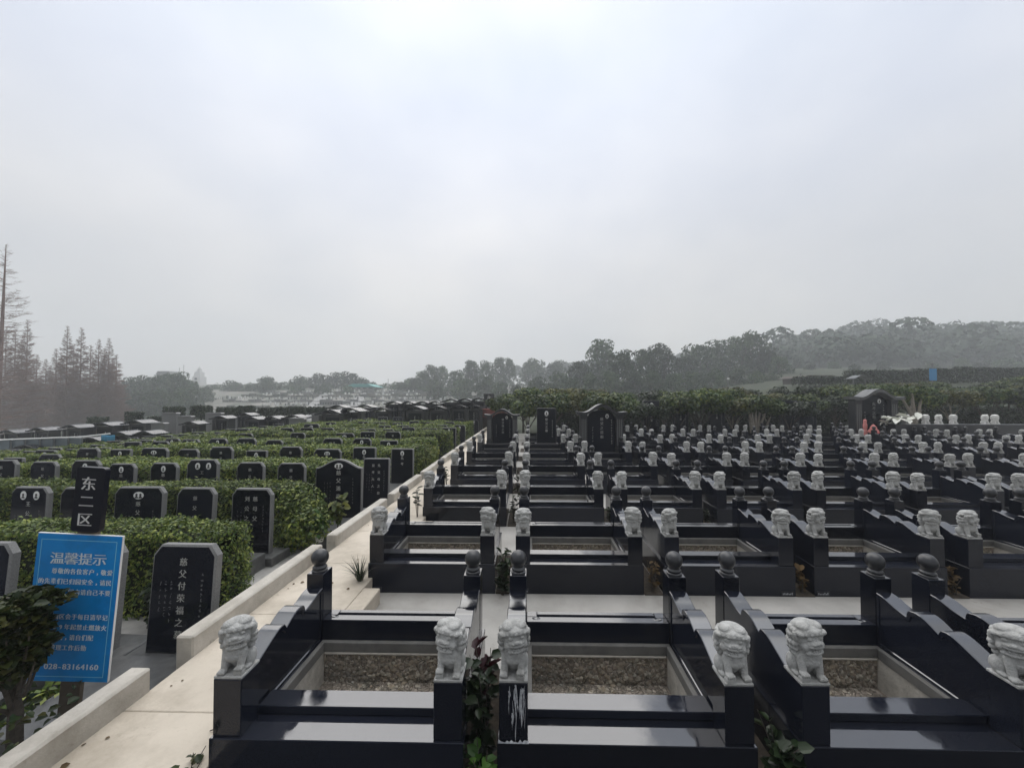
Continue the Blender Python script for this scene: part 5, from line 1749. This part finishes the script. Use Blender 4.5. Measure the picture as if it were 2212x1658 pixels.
a = at(1856, 826, 37)
t = thing("curved_canopy", "little white-edged curved canopy among the right slope hedges", "canopy", a)
MB().prism([(x, z + .35) for x, z in tomb_roof(1.9, .35)], -.4, .6).build("roof", 'slab', t, fix=True)
MB().box(-.6, -.52, 0, .08, -.5, .36, .005).build("post", 'sawn', t)
MB().box(.52, .6, 0, .08, -.5, .36, .005).build("post", 'sawn', t)

def far_stones():
    r = random.Random(9)
    mb = MB()
    n = 0
    for (y0, x0, x1) in ((78, 500, 700), (86, 450, 880), (95, 560, 690), (95, 750, 1040), (104, 460, 1040), (113, 560, 900), (122, 640, 900), (72, 700, 1040), (66, 280, 480)):
        px = x0
        while px < x1:
            px += r.uniform(4, 11)
            yy = y0 + r.uniform(-1.5, 1.5)
            X = at(px, 858, yy).x
            z = hgt(X, yy)
            w, h = r.uniform(.25, .55), r.uniform(.5, 1.0)
            mb.box(X - w / 2, X + w / 2, yy, yy + .2, z - .2, z + h, .02, 0 if r.random() < .45 else 1)
    struct(mb.build("distant_headstones", ['white', 'sawn'], sharp=0), 'stuff')
    mb = MB()
    for (p0, p1, y0, y1, w) in ((655, 712, 76, 118, 1.2), (742, 800, 78, 122, 1.2), (770, 960, 112, 100, .8), (500, 690, 84, 84, .8), (560, 900, 108, 108, .8)):
        pts = []
        for k in range(13):
            yy = y0 + (y1 - y0) * k / 12
            X = at(p0 + (p1 - p0) * k / 12, 858, yy).x
            pts.append((X, yy, hgt(X, yy) + .25))
        vs = []
        for (X, Y, Z) in pts:
            vs += [(X - w, Y - .6, Z), (X + w, Y + .6, Z)]
        mb.add(vs, [(2 * k, 2 * k + 1, 2 * k + 3, 2 * k + 2) for k in range(12)])
    struct(mb.build("slope_paths", 'sawn', sharp=0))
    for i, (y0, x0, x1, hh) in enumerate(((90, 470, 1040, 1.0), (99, 480, 900, 1.0), (109, 520, 1030, 1.1), (118, 560, 1000, 1.1))):
        mb = MB()
        for k in range(30):
            pa = at(x0 + (x1 - x0) * k / 30, 858, y0).x; pb = at(x0 + (x1 - x0) * (k + .93) / 30, 858, y0).x
            z = hgt((pa + pb) / 2, y0)
            mb.box(pa, pb, y0, y0 + .4, z - .4, z + hh * (.7 + .3 * math.sin(k * 1.7)), .03)
        tag(mb.build("retaining_wall", 'sawn' if i % 2 else 'terrace'), f"long retaining wall on the far cemetery slope, {ORD[i + 1]} step up", "wall", "retaining walls of the far slope")
far_stones()

# ------------------------------------------------------------------ haze
hm = bpy.data.materials.new("haze")
hm.use_nodes = True
ht = hm.node_tree
ht.nodes.remove(ht.nodes["Principled BSDF"])
pv = nd(ht, "ShaderNodeVolumePrincipled")
pv.inputs["Color"].default_value = (0.94, 0.97, 1.0, 1)
pv.inputs["Density"].default_value = 0.0025
pv.inputs["Anisotropy"].default_value = 0.1
ht.links.new(pv.outputs[0], ht.nodes["Material Output"].inputs["Volume"])
me = bpy.data.meshes.new("haze")
hx, hy0, hy1, hz0, hz1 = 530, -260, 430, -9, 75
me.from_pydata([(-hx, hy0, hz0), (hx, hy0, hz0), (hx, hy1, hz0), (-hx, hy1, hz0), (-hx, hy0, hz1), (hx, hy0, hz1), (hx, hy1, hz1), (-hx, hy1, hz1)], [],
               [(3, 2, 1, 0), (4, 5, 6, 7), (0, 1, 5, 4), (1, 2, 6, 5), (2, 3, 7, 6), (3, 0, 4, 7)])
me.materials.append(hm)
struct(link("haze", me), 'stuff')
